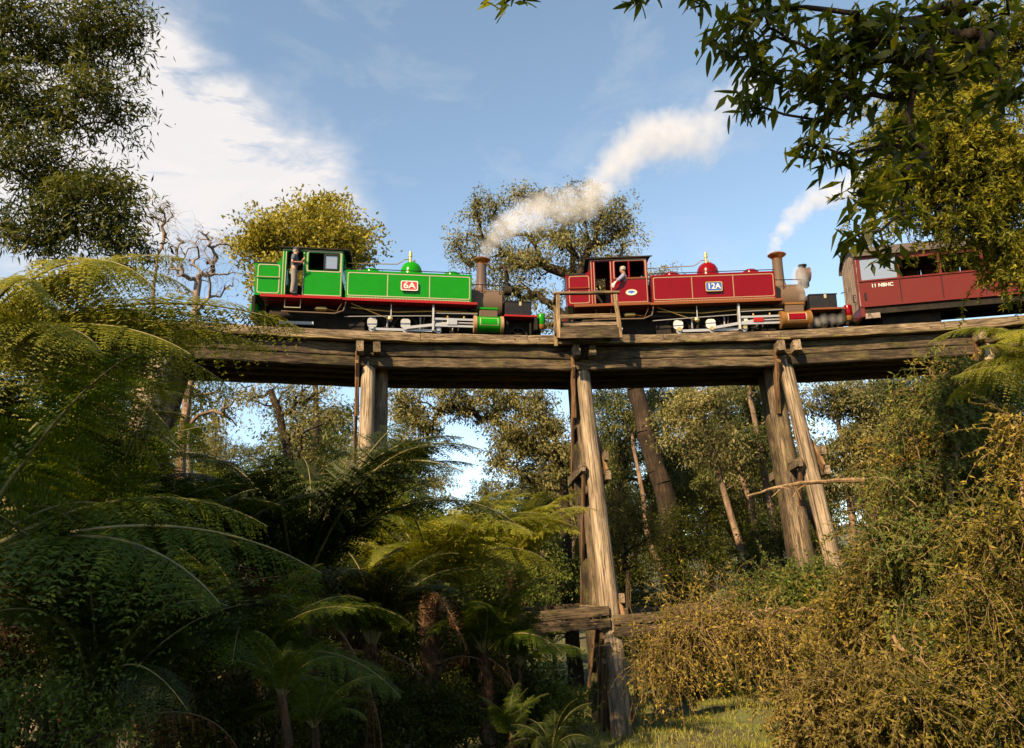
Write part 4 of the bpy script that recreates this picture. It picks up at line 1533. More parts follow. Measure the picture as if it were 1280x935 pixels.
def strand_foliage(C, seed, n, ln, L, asp, spread=.4, rt=.006, per=6):
    """drooping leafy twigs hanging from each centre; returns twig mesh data and leaf data"""
    rg = np.random.default_rng(seed)
    K = len(C)
    m = K * n
    idx = np.repeat(np.arange(K), n)
    P = C[idx] + rg.normal(0, spread, (m, 3))
    cdir = rg.normal(0, 1, (K, 3)) * np.array([1, 1, .4]) + np.array([0, 0, .45])
    D = unit(rg.normal(0, .75, (m, 3)) + unit(cdir)[idx])
    grav = rg.uniform(.06, .34, m)[:, None] * np.array([0, 0, -1.0])
    st = ln * rg.uniform(.5, 1.3, m) / 9
    pts = [P]
    for k in range(9):
        D = unit(D + grav + rg.normal(0, .17, (m, 3)))
        P = P + D * st[:, None]
        pts.append(P)
    pts = np.stack(pts, 1)
    P0, P1 = pts[:, :-1].reshape(-1, 3), pts[:, 1:].reshape(-1, 3)
    r = np.tile(np.linspace(rt, rt * .35, 9), m)
    tw = frusta(P0, P1, r, r * .92, 3)
    base = np.repeat(P0, per, 0)
    vec = np.repeat(P1 - P0, per, 0)
    q = len(base)
    t = rg.uniform(0, 1, q)[:, None]
    LP = base + vec * t
    LD = unit(vec) * .6 + rg.normal(0, .8, (q, 3)) + np.array([0, 0, .1])
    ll = L * rg.uniform(.4, 1.5, q)
    V, F = leaf_quads(LP, LD, rg.normal(0, 1, (q, 3)) + np.array([0, 0, .7]), ll, ll * asp, .03)
    tone = np.repeat(rg.normal(0, .14, m), 9 * per)
    tone = tone + np.repeat(np.repeat(rg.normal(0, .22, K), n), 9 * per)
    rnd = np.clip(rg.uniform(.05, .9, q) + tone, 0, 1)
    return tw, (V, F, np.repeat(rnd, 4))


def blob_targets(blobs, Y, rg):
    out = []
    for b in blobs:
        px, py, rx, ry, n = b[:5]
        dY = b[5] if len(b) > 5 else 0
        y = Y + dY
        c = np.array(at(px, py, y))
        sc = y / F_PX
        u = unit(rg.normal(0, 1, (n, 3))) * rg.uniform(.35, 1, (n, 1)) ** .6
        out.append(c + u * np.array([rx * sc, (rx + ry) * .5 * sc, ry * sc]))
    return np.vstack(out)


def tree_px(name, label, cat, Y, trunk, blobs, leaf='leaf_euc', bark='bark_gum', seed=1, n=110, sig=.55, L=.2, asp=.26, droop=.6, r_tip=.012, r_trunk=.25,
            lift=.18, wig=.10, bare=False, group=None, strands=None, to_ground=True, up=0.0, flat=.75, twig='twig', step=.7, rim=6):
    """a tree standing Y metres off; its trunk line and the centres of its leaf masses are sighted points"""
    rg = np.random.default_rng(seed)
    tp = []
    for t in trunk:
        tp.append(np.array(at(t[0], t[1], Y + (t[2] if len(t) > 2 else 0))))
    if to_ground:
        b = tp[0].copy()
        b[2] = ground_z(b[0], b[1]) - .15
        if tp[0][2] > b[2] + .3:
            tp.insert(0, b)
        else:
            tp[0] = b
    base = Vector(tp[0])
    root = thing(name, label, cat, loc=base, group=group)
    off = np.array(base)
    tp = [p - off for p in tp]
    T = blob_targets(blobs, Y, rg) - off
    N, par, rad, ends, n_tr = skeleton(tp, T, seed, r_tip, r_trunk, lift, wig, step)
    add_obj('trunk', skel_mesh('trunk', N, par, rad, rim, n_tr), M[bark], root)
    if bare:
        # fine bare twigs
        tw, _ = strand_foliage(N[ends], seed + 5, n, .9, .1, .2, .15, .010)
        me = mesh_np('twigs', *tw)
        o = add_obj('twigs', me, M[bark], root)
        o['kind'] = 'stuff'
    elif strands:
        ns, ln = strands[:2]
        tw, lf = strand_foliage(N[ends], seed + 5, ns, ln, L, asp, sig, per=strands[2] if len(strands) > 2 else 6)
        o = add_obj('twigs', mesh_np('twigs', *tw), M[twig], root)
        o['kind'] = 'stuff'
        me = mesh_np('crown', lf[0], lf[1], lf[2])
        add_obj('crown', me, M[leaf], root)
    else:
        V, F, rnd = clump_leaves(N[ends], seed + 5, n, sig, L, asp, droop, flat, up)
        add_obj('crown', mesh_np('crown', V, F, rnd), M[leaf], root)
    return root


def copy_tree(src, loc, rz, sc, label, group=None):
    m = Matrix.Translation(Vector(loc)) @ Matrix.Rotation(rz, 4, 'Z') @ Matrix.Scale(sc, 4)
    r = src.copy()
    COL.objects.link(r)
    reg(r, None, m)
    r['label'] = label
    if group:
        r['group'] = group
    inv = WM[src.name].inverted()
    for ch in list(src.children):
        c = ch.copy()
        COL.objects.link(c)
        reg(c, r, m @ (inv @ WM[ch.name]))
    return r


# ---------------- tree ferns
def frond_mesh(seed, L, a0, a1, width, npin=42, npl=20, droop=.35, curl=1.25, twist=0.0, name='frond', dead=False, wfac=1.0):
    rg = np.random.default_rng(seed)
    ns = 40
    t = np.linspace(0, 1, ns)
    th = a0 + (a1 - a0) * t ** curl
    seg = L / (ns - 1)
    x = np.concatenate([[0], np.cumsum(np.cos(th[:-1]) * seg)])
    z = np.concatenate([[0], np.cumsum(np.sin(th[:-1]) * seg)])
    y = twist * L * t ** 2
    R_ = np.stack([x, y, z], 1)
    Vs, Fs, Rn = [], [], []
    base = 0
    V, F = frusta(R_[:-1], R_[1:], np.linspace(.020, .004, ns - 1) * L / 2.4, np.linspace(.0196, .003, ns - 1) * L / 2.4, 5)
    n_r = len(F)
    Vs.append(V); Fs.append(F); Rn.append(np.full(len(V), .5))
    base = len(V)
    PP, DD, NN, LL, WW, TT = [], [], [], [], [], []
    for i in range(npin):
        ti = .13 + .86 * (i / (npin - 1)) ** .95
        p = np.array([np.interp(ti, t, R_[:, k]) for k in range(3)])
        ang = np.interp(ti, t, th)
        tan = np.array([math.cos(ang), 0, math.sin(ang)])
        nor = np.array([-math.sin(ang), 0, math.cos(ang)])
        prof = (min(1, ti / .26) ** .8) * ((1 - ti) ** .62 + .02) * 1.32
        ln = width * prof * rg.uniform(.78, 1.12)
        for sg in (-1, 1):
            if rg.random() < (.18 if dead else .09):
                continue
            fwd = rg.uniform(.25, .75)
            d0 = unit(np.array([0, sg, 0]) + tan * fwd + nor * rg.uniform(-.12, .30))
            dr = droop * rg.uniform(.55, 1.5)
            if dead:
                d0 = unit(d0 + np.array([0, 0, -rg.uniform(.4, 1.6)]))
            m = max(4, int(npl * (ln / width) ** .55))
            u = np.clip((np.arange(m) + .6 + rg.uniform(-.35, .35, m)) / m, .02, 1)
            pos = p + d0 * (u * ln)[:, None] + np.array([0, 0, -1.0]) * (dr * ln * u ** 2)[:, None] + tan * (.10 * ln * u ** 2)[:, None]
            pd = unit(d0[None] + np.array([0, 0, -1.0]) * (2 * dr * u)[:, None])
            pn = unit(nor - pd * (pd @ nor)[:, None])
            side = np.cross(pd, pn)
            pl = .165 * width * (1 - u ** 2.2 * .82) * rg.uniform(.85, 1.1, m) * (ln / width) ** .45
            tone = rg.normal(0, .16) + .25 * max(0, ti - .8)
            for s2 in (-1, 1):
                dd = unit(side * s2 + pd * rg.uniform(.25, .6, m)[:, None] - pn * rg.uniform(-.05, .4, m)[:, None] - pn * (.0 + (rg.uniform(-.6, .6, m)[:, None] if dead else 0)))
                PP.append(pos); DD.append(dd); NN.append(pn); LL.append(pl); WW.append(ln / m * rg.uniform(.5, .85, m) * wfac)
                TT.append(np.clip(rg.uniform(.2, .75, m) + tone, 0, 1))
            # the pinna's own midrib as a thin leaf
            PP.append(p[None]); DD.append((d0 + np.array([0, 0, -dr * .8]))[None]); NN.append(nor[None]); LL.append(np.array([ln * .95])); WW.append(np.array([.012])); TT.append(np.array([.6]))
    V, F = leaf_quads(np.vstack(PP), np.vstack(DD), np.vstack(NN), np.concatenate(LL), np.concatenate(WW), .02)
    Vs.append(V); Fs.append(F + base); Rn.append(np.repeat(np.concatenate(TT), 4))
    F = np.vstack(Fs)
    me = mesh_np(name, np.vstack(Vs), F, np.concatenate(Rn))
    mi = np.ones(len(F), np.int32)
    mi[:n_r] = 0
    return me, mi


def frond_set(prefix, leafmat, stalk, specs, **kw):
    out = []
    for i, (a0, a1, wd, dr, tw) in enumerate(specs):
        me, mi = frond_mesh(100 + i * 7 + len(prefix), 2.4, a0, a1, wd, droop=dr, twist=tw, wfac=.92 if i in (5, 6, 7) else 1.0, **kw)
        me.materials.append(M[stalk])
        me.materials.append(M[leafmat])
        me.polygons.foreach_set('material_index', mi)
        out.append(me)
    return out


SPEC = [(R(78), R(-18), .52, .30, .05), (R(62), R(-38), .56, .35, -.06), (R(45), R(-52), .56, .42, .08), (R(24), R(-60), .54, .45, -.05), (R(66), R(-8), .50, .28, .0),
        (R(34), R(-30), .58, 1.05, .04), (R(18), R(-34), .55, 1.15, -.05), (R(48), R(-50), .60, .95, .03),
        (R(86), R(22), .50, .35, .03), (R(74), R(0), .52, .45, -.05)]
FR = {'fern': frond_set('a', 'fern', 'rachis', SPEC),
      'fern_sunlit': frond_set('bb', 'fern_sunlit', 'rachis', SPEC),
      'fern_shaded': frond_set('ccc', 'fern_shaded', 'rachis', SPEC),
      'dead': frond_set('d', 'fern_dead', 'rachis_dead', [(R(20), R(-88), .34, .9, .1), (R(-20), R(-92), .30, 1.0, -.1), (R(-50), R(-95), .28, 1.0, .06)], dead=True, npin=24, npl=11)}


def fern_trunk_mesh(h, r, seed):
    rg = np.random.default_rng(seed)
    mb_n = 9
    zs = np.linspace(-.4, h, max(6, int(h / .18)))
    P = np.stack([rg.normal(0, .02, len(zs)), rg.normal(0, .02, len(zs)), zs], 1)
    rr = r * (1.25 - .35 * np.clip(zs / max(h, .1), 0, 1)) * rg.uniform(.9, 1.1, len(zs))
    V0, F0 = frusta(P[:-1], P[1:], rr[:-1], rr[1:], 12)
    # old frond stubs and root fibre
    m = int(h * 120) + 40
    z = rg.uniform(0, h, m)
    a = rg.uniform(0, 6.283, m)
    rad = r * (1.25 - .35 * z / max(h, .1)) * .92
    B0 = np.stack([np.cos(a) * rad, np.sin(a) * rad, z], 1)
    D = np.stack([np.cos(a) * .6, np.sin(a) * .6, rg.uniform(.5, 1.3, m)], 1)
    ln = rg.uniform(.06, .16, m) * min(1, r / .15)
    B1 = B0 + unit(D) * ln[:, None]
    V1, F1 = frusta(B0, B1, np.full(m, .022 * min(1, r / .15)), np.full(m, .012 * min(1, r / .15)), 4)
    me = mesh_np('trunk', np.vstack([V0, V1]), np.vstack([F0, F1 + len(V0)]))
    return me


def tree_fern(label, crown, kind='fern', scale=1.0, nf=18, nd=4, seed=1, r=.17, group=None, dirs=None, name='tree_fern', spread=(-.15, .2), skirt=()):
    rg = random.Random(seed)
    c = Vector(crown)
    g = float(ground_z(c.x, c.y))
    h = max(.25, c.z - g)
    root = thing(name, label, 'fern', loc=(c.x, c.y, c.z - h), group=group)
    add_obj('trunk', fern_trunk_mesh(h, r, seed), M['fern_trunk'], root)
    az0 = rg.uniform(0, 6.28)
    for i in range(nf):
        if dirs and i < len(dirs):
            az, vi, tilt, sc = dirs[i]
            az = R(az)
        else:
            az = az0 + i * 2.39996
            vi = rg.choice([0, 1, 1, 2, 7, 9, 4]) if i > nf * .35 else rg.choice([0, 4, 8, 9])
            tilt = rg.uniform(*spread)
            sc = rg.uniform(.82, 1.1)
        me = FR[kind][vi]
        m = Matrix.Translation(c + Vector((math.cos(az) * r * .4, math.sin(az) * r * .4, -.02))) @ Matrix.Rotation(az, 4, 'Z') @ Matrix.Rotation(-tilt, 4, 'Y') @ Matrix.Rotation(rg.uniform(-.35, .35), 4, 'X') @ Matrix.Diagonal((scale * sc, scale * sc * rg.uniform(.75, 1.1), scale * sc * rg.uniform(.85, 1.15), 1))
        add_obj('frond', me, None, root, m)
    for az, vi, tilt, sc in skirt:
        m = Matrix.Translation(c + Vector((0, 0, -.02))) @ Matrix.Rotation(R(az), 4, 'Z') @ Matrix.Rotation(-tilt, 4, 'Y') @ Matrix.Scale(sc, 4)
        add_obj('frond', FR['dead'][vi], None, root, m)['kind'] = 'stuff'
    for i in range(nd):
        az = az0 + 1.0 + i * 2.1 + rg.uniform(-.3, .3)
        me = FR['dead'][i % 3]
        m = Matrix.Translation(c + Vector((math.cos(az) * r, math.sin(az) * r, -.10))) @ Matrix.Rotation(az, 4, 'Z') @ Matrix.Rotation(rg.uniform(-.2, .2), 4, 'X') @ Matrix.Scale(scale * rg.uniform(.6, .85), 4)
        add_obj('frond', me, None, root, m)['kind'] = 'stuff'
    return root
# ================================================================== planting
# ---- far forest
tree_px('acacia_tree', 'yellow olive rounded tree behind the cab of the green locomotive', 'tree', 46, [(395, 500), (392, 400), (388, 330)],
        [(372, 296, 62, 36, 50), (430, 310, 46, 26, 30), (318, 305, 26, 24, 16), (375, 370, 85, 50, 70), (398, 268, 40, 14, 16)], 'leaf_yellow', 'bark_dark', 21, 190, .75, .30, .48, .2, r_trunk=.3, up=.8)
tree_px('gum_tree', 'open crowned gum tree with dark limbs behind the copper capped chimney', 'tree', 41, [(846, 740), (836, 640), (806, 540), (792, 470), (780, 385), (765, 350)],
        [(592, 315, 30, 34, 20), (604, 262, 26, 22, 14), (652, 252, 30, 16, 12), (655, 350, 46, 36, 26), (722, 285, 42, 36, 26), (772, 272, 28, 24, 15), (700, 400, 50, 30, 20),
         (636, 405, 40, 30, 18), (742, 340, 40, 30, 18), (690, 250, 30, 14, 9), (610, 370, 30, 30, 12), (735, 245, 24, 14, 8), (690, 315, 56, 36, 26), (645, 300, 36, 30, 16), (780, 300, 20, 30, 10)], 'leaf_euc', 'bark_dark', 22, 130, .50, .22, .34, .6, r_tip=.034, r_trunk=.75, lift=.10, wig=.13)
tree_px('gum_tree', 'small leafy gum tree standing just behind the crimson cab roof', 'tree', 52, [(815, 500), (812, 400)],
        [(775, 325, 18, 12, 12), (815, 345, 20, 10, 10), (800, 380, 50, 25, 24)], 'leaf_euc', 'bark_gum', 23, 120, .6, .24, .3, .6, r_trunk=.25)
tree_px('gum_tree', 'leafy gum with arching limb seen beneath the span beside the refuge platform pier', 'tree', 35, [(712, 760), (706, 620), (690, 530)],
        [(545, 498, 55, 22, 26), (610, 500, 50, 26, 26), (655, 520, 50, 40, 38), (650, 580, 48, 44, 42), (520, 545, 26, 34, 18), (686, 560, 30, 50, 24), (505, 510, 25, 25, 10)], 'leaf_euc', 'bark_dark', 24, 210, .44, .18, .34, .6, r_tip=.018, r_trunk=.4, lift=.22, wig=.14)
tree_px('gum_tree', 'gnarled gum with twisting bare limbs under the span carrying the green locomotive', 'tree', 33, [(368, 660), (362, 580), (350, 520), (338, 488)],
        [(350, 500, 40, 22, 16), (392, 520, 40, 34, 20), (300, 490, 26, 20, 8), (400, 480, 30, 16, 10), (375, 560, 30, 30, 14)], 'leaf_euc', 'bark_dark', 25, 90, .40, .17, .30, .6, r_tip=.022, r_trunk=.42, wig=.2)
tree_px('dead_tree', 'bare grey tree with spiky branches behind the green locomotive bunker', 'tree', 34, [(238, 640), (232, 520), (240, 430), (248, 350)],
        [(248, 312, 46, 26, 46), (225, 345, 30, 30, 20), (275, 350, 28, 28, 20)], bark='bark_grey', seed=26, n=3, r_tip=.022, r_trunk=.30, bare=True, wig=.12)
tree_px('dead_tree', 'pinkish bare twiggy tree peeping beside the dark foliage', 'tree', 44, [(180, 640), (188, 420), (196, 320)],
        [(203, 268, 17, 17, 30)], bark='bark_gum', seed=27, n=5, r_tip=.018, r_trunk=.25, bare=True)
tree_px('gum_tree', 'multi stemmed pale trunked gum behind the fat leaning pier', 'tree', 29, [(222, 640), (228, 540), (240, 470), (248, 430)],
        [(262, 468, 22, 30, 10), (215, 450, 24, 24, 10), (285, 520, 20, 30, 6)], 'leaf_euc', 'bark_gum', 28, 60, .40, .17, .30, .6, r_tip=.03, r_trunk=.34, wig=.2)
tree_px('conical_tree', 'pale blue green conical young tree far behind the ferns', 'tree', 50, [(270, 640), (270, 560), (269, 518)],
        [(270, 530, 8, 10, 10), (270, 555, 18, 14, 22), (270, 590, 28, 18, 30)], 'leaf_euc', 'bark_dark', 29, 90, .45, .2, .2, .3, r_trunk=.15)
GUMS = []
for i, (lab, Y, tr, bl, lf, sd) in enumerate((
        ('thin stemmed gum leaning in front of the dark gum grove', 37, [(950, 760), (912, 640), (885, 540), (872, 490)], [(880, 500, 46, 22, 26), (850, 540, 26, 34, 16), (905, 560, 30, 30, 14)], 'leaf_euc', 31),
        ('slender pale barked gum beside the pier under the crimson chimney', 44, [(962, 740), (940, 640), (916, 560), (905, 500)], [(920, 510, 40, 30, 26), (945, 570, 26, 30, 16), (895, 600, 24, 26, 12)], 'leaf_euc_dark', 32),
        ('broad olive gum crown in the gap beside the pier under the crimson chimney', 40, [(1072, 760), (1062, 620), (1050, 540), (1045, 500)], [(1035, 500, 40, 20, 26), (1092, 500, 50, 24, 34), (1040, 560, 44, 30, 30), (1110, 550, 50, 36, 34), (1075, 600, 60, 30, 30)], 'leaf_euc', 33),
        ('olive gum partly hidden by the shrubs under the carriage', 34, [(1190, 760), (1178, 620), (1170, 520)], [(1160, 490, 60, 20, 30), (1200, 540, 60, 40, 36), (1150, 570, 50, 40, 30), (1240, 500, 50, 40, 28)], 'leaf_euc_dark', 34),
        ('dark gum filling the space behind the refuge platform pier', 47, [(770, 760), (772, 640), (776, 540)], [(770, 515, 34, 30, 26), (800, 570, 40, 50, 36), (755, 600, 30, 40, 24), (840, 500, 40, 22, 24), (850, 600, 40, 40, 26)], 'leaf_euc_dark', 35),
        ('dark gum with reddish trunk standing deep in the grove', 43, [(850, 770), (812, 680), (800, 600), (790, 540)], [(820, 520, 44, 26, 20), (760, 520, 30, 26, 14)], 'leaf_euc_dark', 36),
        ('dense olive gum at the edge of the blue gap', 55, [(480, 760), (490, 640), (495, 560)], [(500, 575, 30, 22, 22), (455, 560, 20, 20, 12), (535, 605, 26, 14, 14), (470, 610, 40, 20, 20), (420, 600, 40, 30, 24)], 'leaf_euc', 37))):
    GUMS.append(tree_px('gum_tree', lab, 'tree', Y, tr, bl, lf, 'bark_gum' if i not in (4,) else 'bark_dark', sd, 200, .52, .20, .34, .6, r_tip=.016, r_trunk=.26, lift=.2, wig=.13))
tree_px('wattle_tree', 'tan orange wattle bush behind the refuge platform pier', 'bush', 31, [(785, 760), (782, 690)],
        [(775, 640, 28, 24, 26), (800, 665, 28, 22, 24), (765, 690, 24, 24, 18)], 'leaf_tan', 'bark_dark', 41, 170, .34, .11, .35, .3, r_trunk=.1, up=.6)
tree_px('wattle_tree', 'olive bush under the low waling near the refuge platform pier', 'bush', 30, [(650, 800), (650, 740)],
        [(640, 680, 60, 34, 40), (680, 720, 40, 30, 28), (600, 720, 40, 30, 28), (650, 640, 50, 20, 24)], 'leaf_mid', 'bark_dark', 42, 150, .36, .12, .35, .5, r_trunk=.1)
dk = []
for i, (px, py, Y, rx, lab) in enumerate(((870, 715, 39, 60, 'dark evergreen understorey tree between thin gum trunks'),
                                     (930, 690, 46, 50, 'dark evergreen understorey tree beside the pier under the crimson chimney'),
                                     (770, 730, 40, 50, 'dark evergreen understorey tree behind the refuge platform pier'))):
    dk.append(tree_px('understorey_tree', lab, 'tree', Y, [(px, py + 60), (px, py)], [(px, py, rx, 40, 60), (px - 20, py - 45, rx * .6, 30, 30)], 'leaf_dark', 'bark_dark', 50 + i, 120, .5, .17, .35, .5, r_trunk=.15))
for i, (x, y, sc) in enumerate(((-6, 34, .8), (-2.5, 37, .9), (1.0, 35, .8), (4.0, 44, 1.0), (11.5, 36, .8), (15, 39, 1.0), (-10, 36, .9), (-14, 33, .9), (-18, 37, 1.0), (19, 36, 1.0), (23, 40, 1.1))):
    copy_tree(dk[i % 3], (x, y, float(ground_z(x, y)) - .1), i * 1.3, sc, 'dark evergreen understorey tree in the thicket behind the bridge', 'understorey thicket behind the bridge')
rg_ = random.Random(15)
k = 0
for x0, y0, y1 in [(1.5 + 1.5 * j, 42, 60) for j in range(17)] + [(-1.0, 50, 58), (-9.5, 50, 60), (-13, 48, 58), (-19, 44, 56), (-24, 44, 56), (-29, 40, 56)]:
    y = rg_.uniform(y0, y1)
    x = x0 * y / 45 + rg_.uniform(-.6, .6)
    src = GUMS[(0, 2, 4, 1, 3, 5)[k % 6]]
    copy_tree(src, (x, y, float(ground_z(x, y)) - .1), rg_.uniform(0, 6.28), rg_.uniform(.85, 1.15) * (1 if x0 > 0 else .72), 'olive gum tree in the grove behind the bridge', 'gum trees in the grove behind the bridge')
    k += 1
# wall of distant forest: copies of four far trees
proto = tree_px('forest_tree', 'rounded dark tree in the forest far behind the refuge platform pier', 'tree', 68, [(735, 780), (735, 700), (735, 650)],
                [(735, 650, 40, 50, 60), (735, 590, 30, 40, 36), (715, 690, 44, 30, 40)], 'leaf_euc_dark', 'bark_dark', 61, 90, .9, .36, .35, .5, r_trunk=.35)
rg_ = random.Random(5)
for i in range(34):
    x = -58 + i * 3.9 + rg_.uniform(-1.5, 1.5)
    y = rg_.uniform(60, 95)
    if -7.5 < x / y * 68 < -2.5:
        sc = rg_.uniform(.45, .6)
    else:
        sc = rg_.uniform(1.0, 1.45)
    copy_tree(proto, (x, y, float(ground_z(x, y)) - .1), rg_.uniform(0, 6.28), sc, 'rounded dark tree in the forest wall far beyond the bridge', 'forest trees beyond the bridge')
proto['group'] = 'forest trees beyond the bridge'
proto['label'] = 'rounded dark tree in the forest wall far beyond the bridge'

# ---- mid left
tree_px('leafy_tree', 'sunlit small leaved tree behind the fat leaning pier ferns', 'tree', 17, [(40, 800), (50, 640), (60, 560)],
        [(60, 500, 70, 40, 40), (120, 520, 40, 50, 26), (20, 560, 50, 50, 30), (110, 470, 40, 20, 14)], 'leaf_mid', 'bark_gum', 71, 100, .28, .09, .32, .4, r_trunk=.12, r_tip=.008, wig=.14)
tree_px('acacia_tree', 'dark acacia with narrow leaves hanging against the white cloud', 'tree', 10.5, [(-150, 700), (-120, 420), (-70, 220), (-10, 120)],
        [(60, 45, 90, 45, 46), (140, 30, 46, 40, 24), (30, 130, 60, 46, 34), (115, 120, 50, 52, 28), (40, 200, 60, 34, 26), (125, 250, 52, 44, 32), (50, 275, 60, 40, 28), (160, 300, 26, 26, 10), (-60, 60, 80, 80, 30)],
        'leaf_acacia', 'bark_dark', 72, 120, .25, .14, .20, .35, r_tip=.006, r_trunk=.16, wig=.12, step=.4)

# ---- tree ferns
tree_fern('large dark tree fern with brown dead skirt in front of the green locomotive span', at(372, 742, 8.5), 'fern_shaded', 1.05, 26, 14, 3, .20, dirs=[
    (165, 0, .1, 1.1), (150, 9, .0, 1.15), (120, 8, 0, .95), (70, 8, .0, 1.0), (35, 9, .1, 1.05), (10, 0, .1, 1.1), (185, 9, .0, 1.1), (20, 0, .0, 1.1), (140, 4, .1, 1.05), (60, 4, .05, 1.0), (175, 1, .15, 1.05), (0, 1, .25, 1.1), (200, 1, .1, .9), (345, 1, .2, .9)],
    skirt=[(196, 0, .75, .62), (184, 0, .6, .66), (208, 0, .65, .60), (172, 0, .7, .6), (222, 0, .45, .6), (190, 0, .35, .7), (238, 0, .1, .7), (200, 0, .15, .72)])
tree_fern('slim tree fern with bristly brown trunk near the refuge platform pier', at(537, 742, 13), 'fern_sunlit', 1.15, 26, 2, 5, .15, dirs=[
    (150, 1, .2, 1), (30, 1, .2, 1.1), (60, 0, 0, 1), (110, 4, 0, 1), (0, 2, .3, 1.1), (180, 2, .3, 1.05), (90, 1, .1, 1), (45, 1, .25, 1.1)])
tree_fern('tall tree fern reaching long yellow fronds over the end of the deck', at(-48, 428, 5.6), 'fern_sunlit', 1.0, 16, 0, 7, .16, dirs=[
    (14, 5, .0, 1.12), (-8, 6, -.1, .85), (35, 6, -.1, .8), (-25, 6, -.2, .8), (60, 6, 0, .8), (6, 6, -.4, .8), (-40, 6, 0, .8), (26, 6, .12, 1.0), (80, 7, .0, .8), (50, 5, .12, .9), (22, 6, -.55, .75), (40, 6, .3, .9), (-5, 5, .2, .8), (15, 7, .2, .8), (30, 5, -.25, .9), (-15, 7, .0, .8)])
tree_fern('tree fern with long green fronds arching over the dark bank shrubs', at(-60, 700, 4.6), 'fern', .9, 9, 0, 8, .16, dirs=[
    (12, 6, .0, 1.0), (34, 5, 0, .9), (-20, 6, -.1, 1), (55, 5, .0, .9), (80, 7, .0, .9)])
tree_fern('yellow green tree fern catching sun behind the slim trunk', at(640, 715, 18.5), 'fern_sunlit', 1.1, 22, 0, 9, .15)
tree_fern('green tree fern half hidden behind the dark one', at(440, 700, 15.5), 'fern', 1.1, 22, 2, 10, .15)
tree_fern('green tree fern beyond the dead skirt near the fat leaning pier', at(255, 700, 13.5), 'fern', 1.1, 22, 2, 12, .16)
tree_fern('lush tree fern under the sunlit small leaved tree', at(110, 680, 10.5), 'fern', 1.0, 22, 2, 13, .16)
tree_fern('yellowish tree fern at the foot of the fat leaning pier', at(190, 675, 17.0), 'fern_sunlit', 1.0, 20, 1, 14, .15)
tree_fern('deep green tree fern above the tangled dark bank shrubs', at(20, 640, 8.2), 'fern_shaded', .95, 20, 2, 15, .16)
for i, (px, py, Y, sc, kd, lab) in enumerate((
        (352, 868, 5.2, .20, 'fern', 'small bright ground fern below the dark tree fern'),
        (392, 905, 5.6, .22, 'fern', 'small ground fern near the bristly trunk'),
        (640, 920, 9.5, .28, 'fern', 'green ground fern between bristly trunk and refuge platform pier'),
        (690, 935, 9.0, .26, 'fern_shaded', 'dark ground fern just in front of the refuge platform pier'),
        (650, 830, 14, .55, 'fern', 'green ground fern under the low waling'))):
    tree_fern(lab, at(px, py, Y), kd, sc, 14, 0, 80 + i, .03, name='ground_fern', spread=(-.1, .25))
tree_fern('yellow tree fern with short drooping fronds below the carriage', at(1345, 470, 7.0), 'fern_sunlit', .55, 12, 1, 17, .12, dirs=[
    (190, 5, .2, .8), (205, 6, .1, .85), (170, 6, .2, .8), (150, 7, .1, .8)])

for i, (px, py, Y, sc, kd, lab) in enumerate((
        (85, 775, 6.6, .85, 'fern', 'layered green tree fern amid the dark bank shrubs'),
        (215, 800, 7.6, .90, 'fern_shaded', 'layered dark tree fern spreading below the brown dead skirt'),
        (120, 890, 5.0, .60, 'fern_shaded', 'low dark fern half buried in the speckled shrub'),
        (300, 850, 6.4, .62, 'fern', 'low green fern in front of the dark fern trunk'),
        (465, 805, 11.0, .85, 'fern_shaded', 'dark tree fern crowded between the dark and bristly fern trunks'),
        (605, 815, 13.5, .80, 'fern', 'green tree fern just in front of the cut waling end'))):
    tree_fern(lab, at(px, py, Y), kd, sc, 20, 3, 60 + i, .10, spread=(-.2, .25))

# ---- weeping shrubs at the right
WS = dict(L=.068, asp=.36, sig=.10, r_tip=.008, r_trunk=.07, lift=.3, wig=.18, step=.4, rim=5)
tree_px('weeping_shrub', 'arching weeping shrub with bare brown twigs over the sunny grass', 'shrub', 15.5, [(985, 860), (975, 800), (940, 770)],
        [(870, 785, 56, 16, 16), (828, 818, 32, 14, 9), (930, 785, 40, 20, 10), (985, 800, 50, 34, 12)], 'leaf_wattle', 'twig', 91, strands=(17, 1.35, 3), **WS)
tree_px('weeping_shrub', 'tall tangled ochre shrub climbing beside the pier under the crimson chimney', 'shrub', 14.0, [(1140, 935), (1130, 780), (1120, 650)],
        [(1150, 590, 50, 46, 22), (1185, 510, 50, 46, 20), (1125, 705, 56, 46, 24), (1200, 660, 80, 80, 36), (1140, 810, 80, 50, 28), (1235, 550, 50, 60, 18), (1085, 760, 40, 30, 12)], 'leaf_wattle', 'twig', 92, strands=(19, 1.0, 5), **WS)
tree_px('weeping_shrub', 'big green ochre shrub below the passenger carriage', 'shrub', 10.5, [(1270, 980), (1280, 800), (1260, 700)],
        [(1260, 680, 40, 50, 12), (1245, 790, 70, 60, 22), (1200, 880, 80, 40, 20), (1290, 560, 40, 50, 10)], 'leaf_wattle', 'twig', 93, strands=(17, .85, 5), **WS)
tree_px('weeping_shrub', 'loose green sprigged shrub mixed into the ochre shrubs below the carriage', 'shrub', 12.5, [(1200, 960), (1190, 760), (1185, 600)],
        [(1175, 560, 50, 60, 16), (1230, 480, 50, 40, 20), (1190, 690, 70, 60, 16), (1130, 640, 40, 60, 10), (1250, 620, 40, 60, 12), (1160, 790, 60, 40, 10)], 'leaf_mid', 'twig', 96, strands=(10, .8, 5), **WS)
tree_px('weeping_shrub', 'low brown tangled shrub beside the sunny grass', 'shrub', 11.5, [(1070, 960), (1070, 910)],
        [(1070, 880, 60, 40, 24), (1110, 900, 80, 40, 20), (1020, 910, 30, 20, 8)], 'leaf_tan', 'twig', 94, strands=(20, .8), **WS)
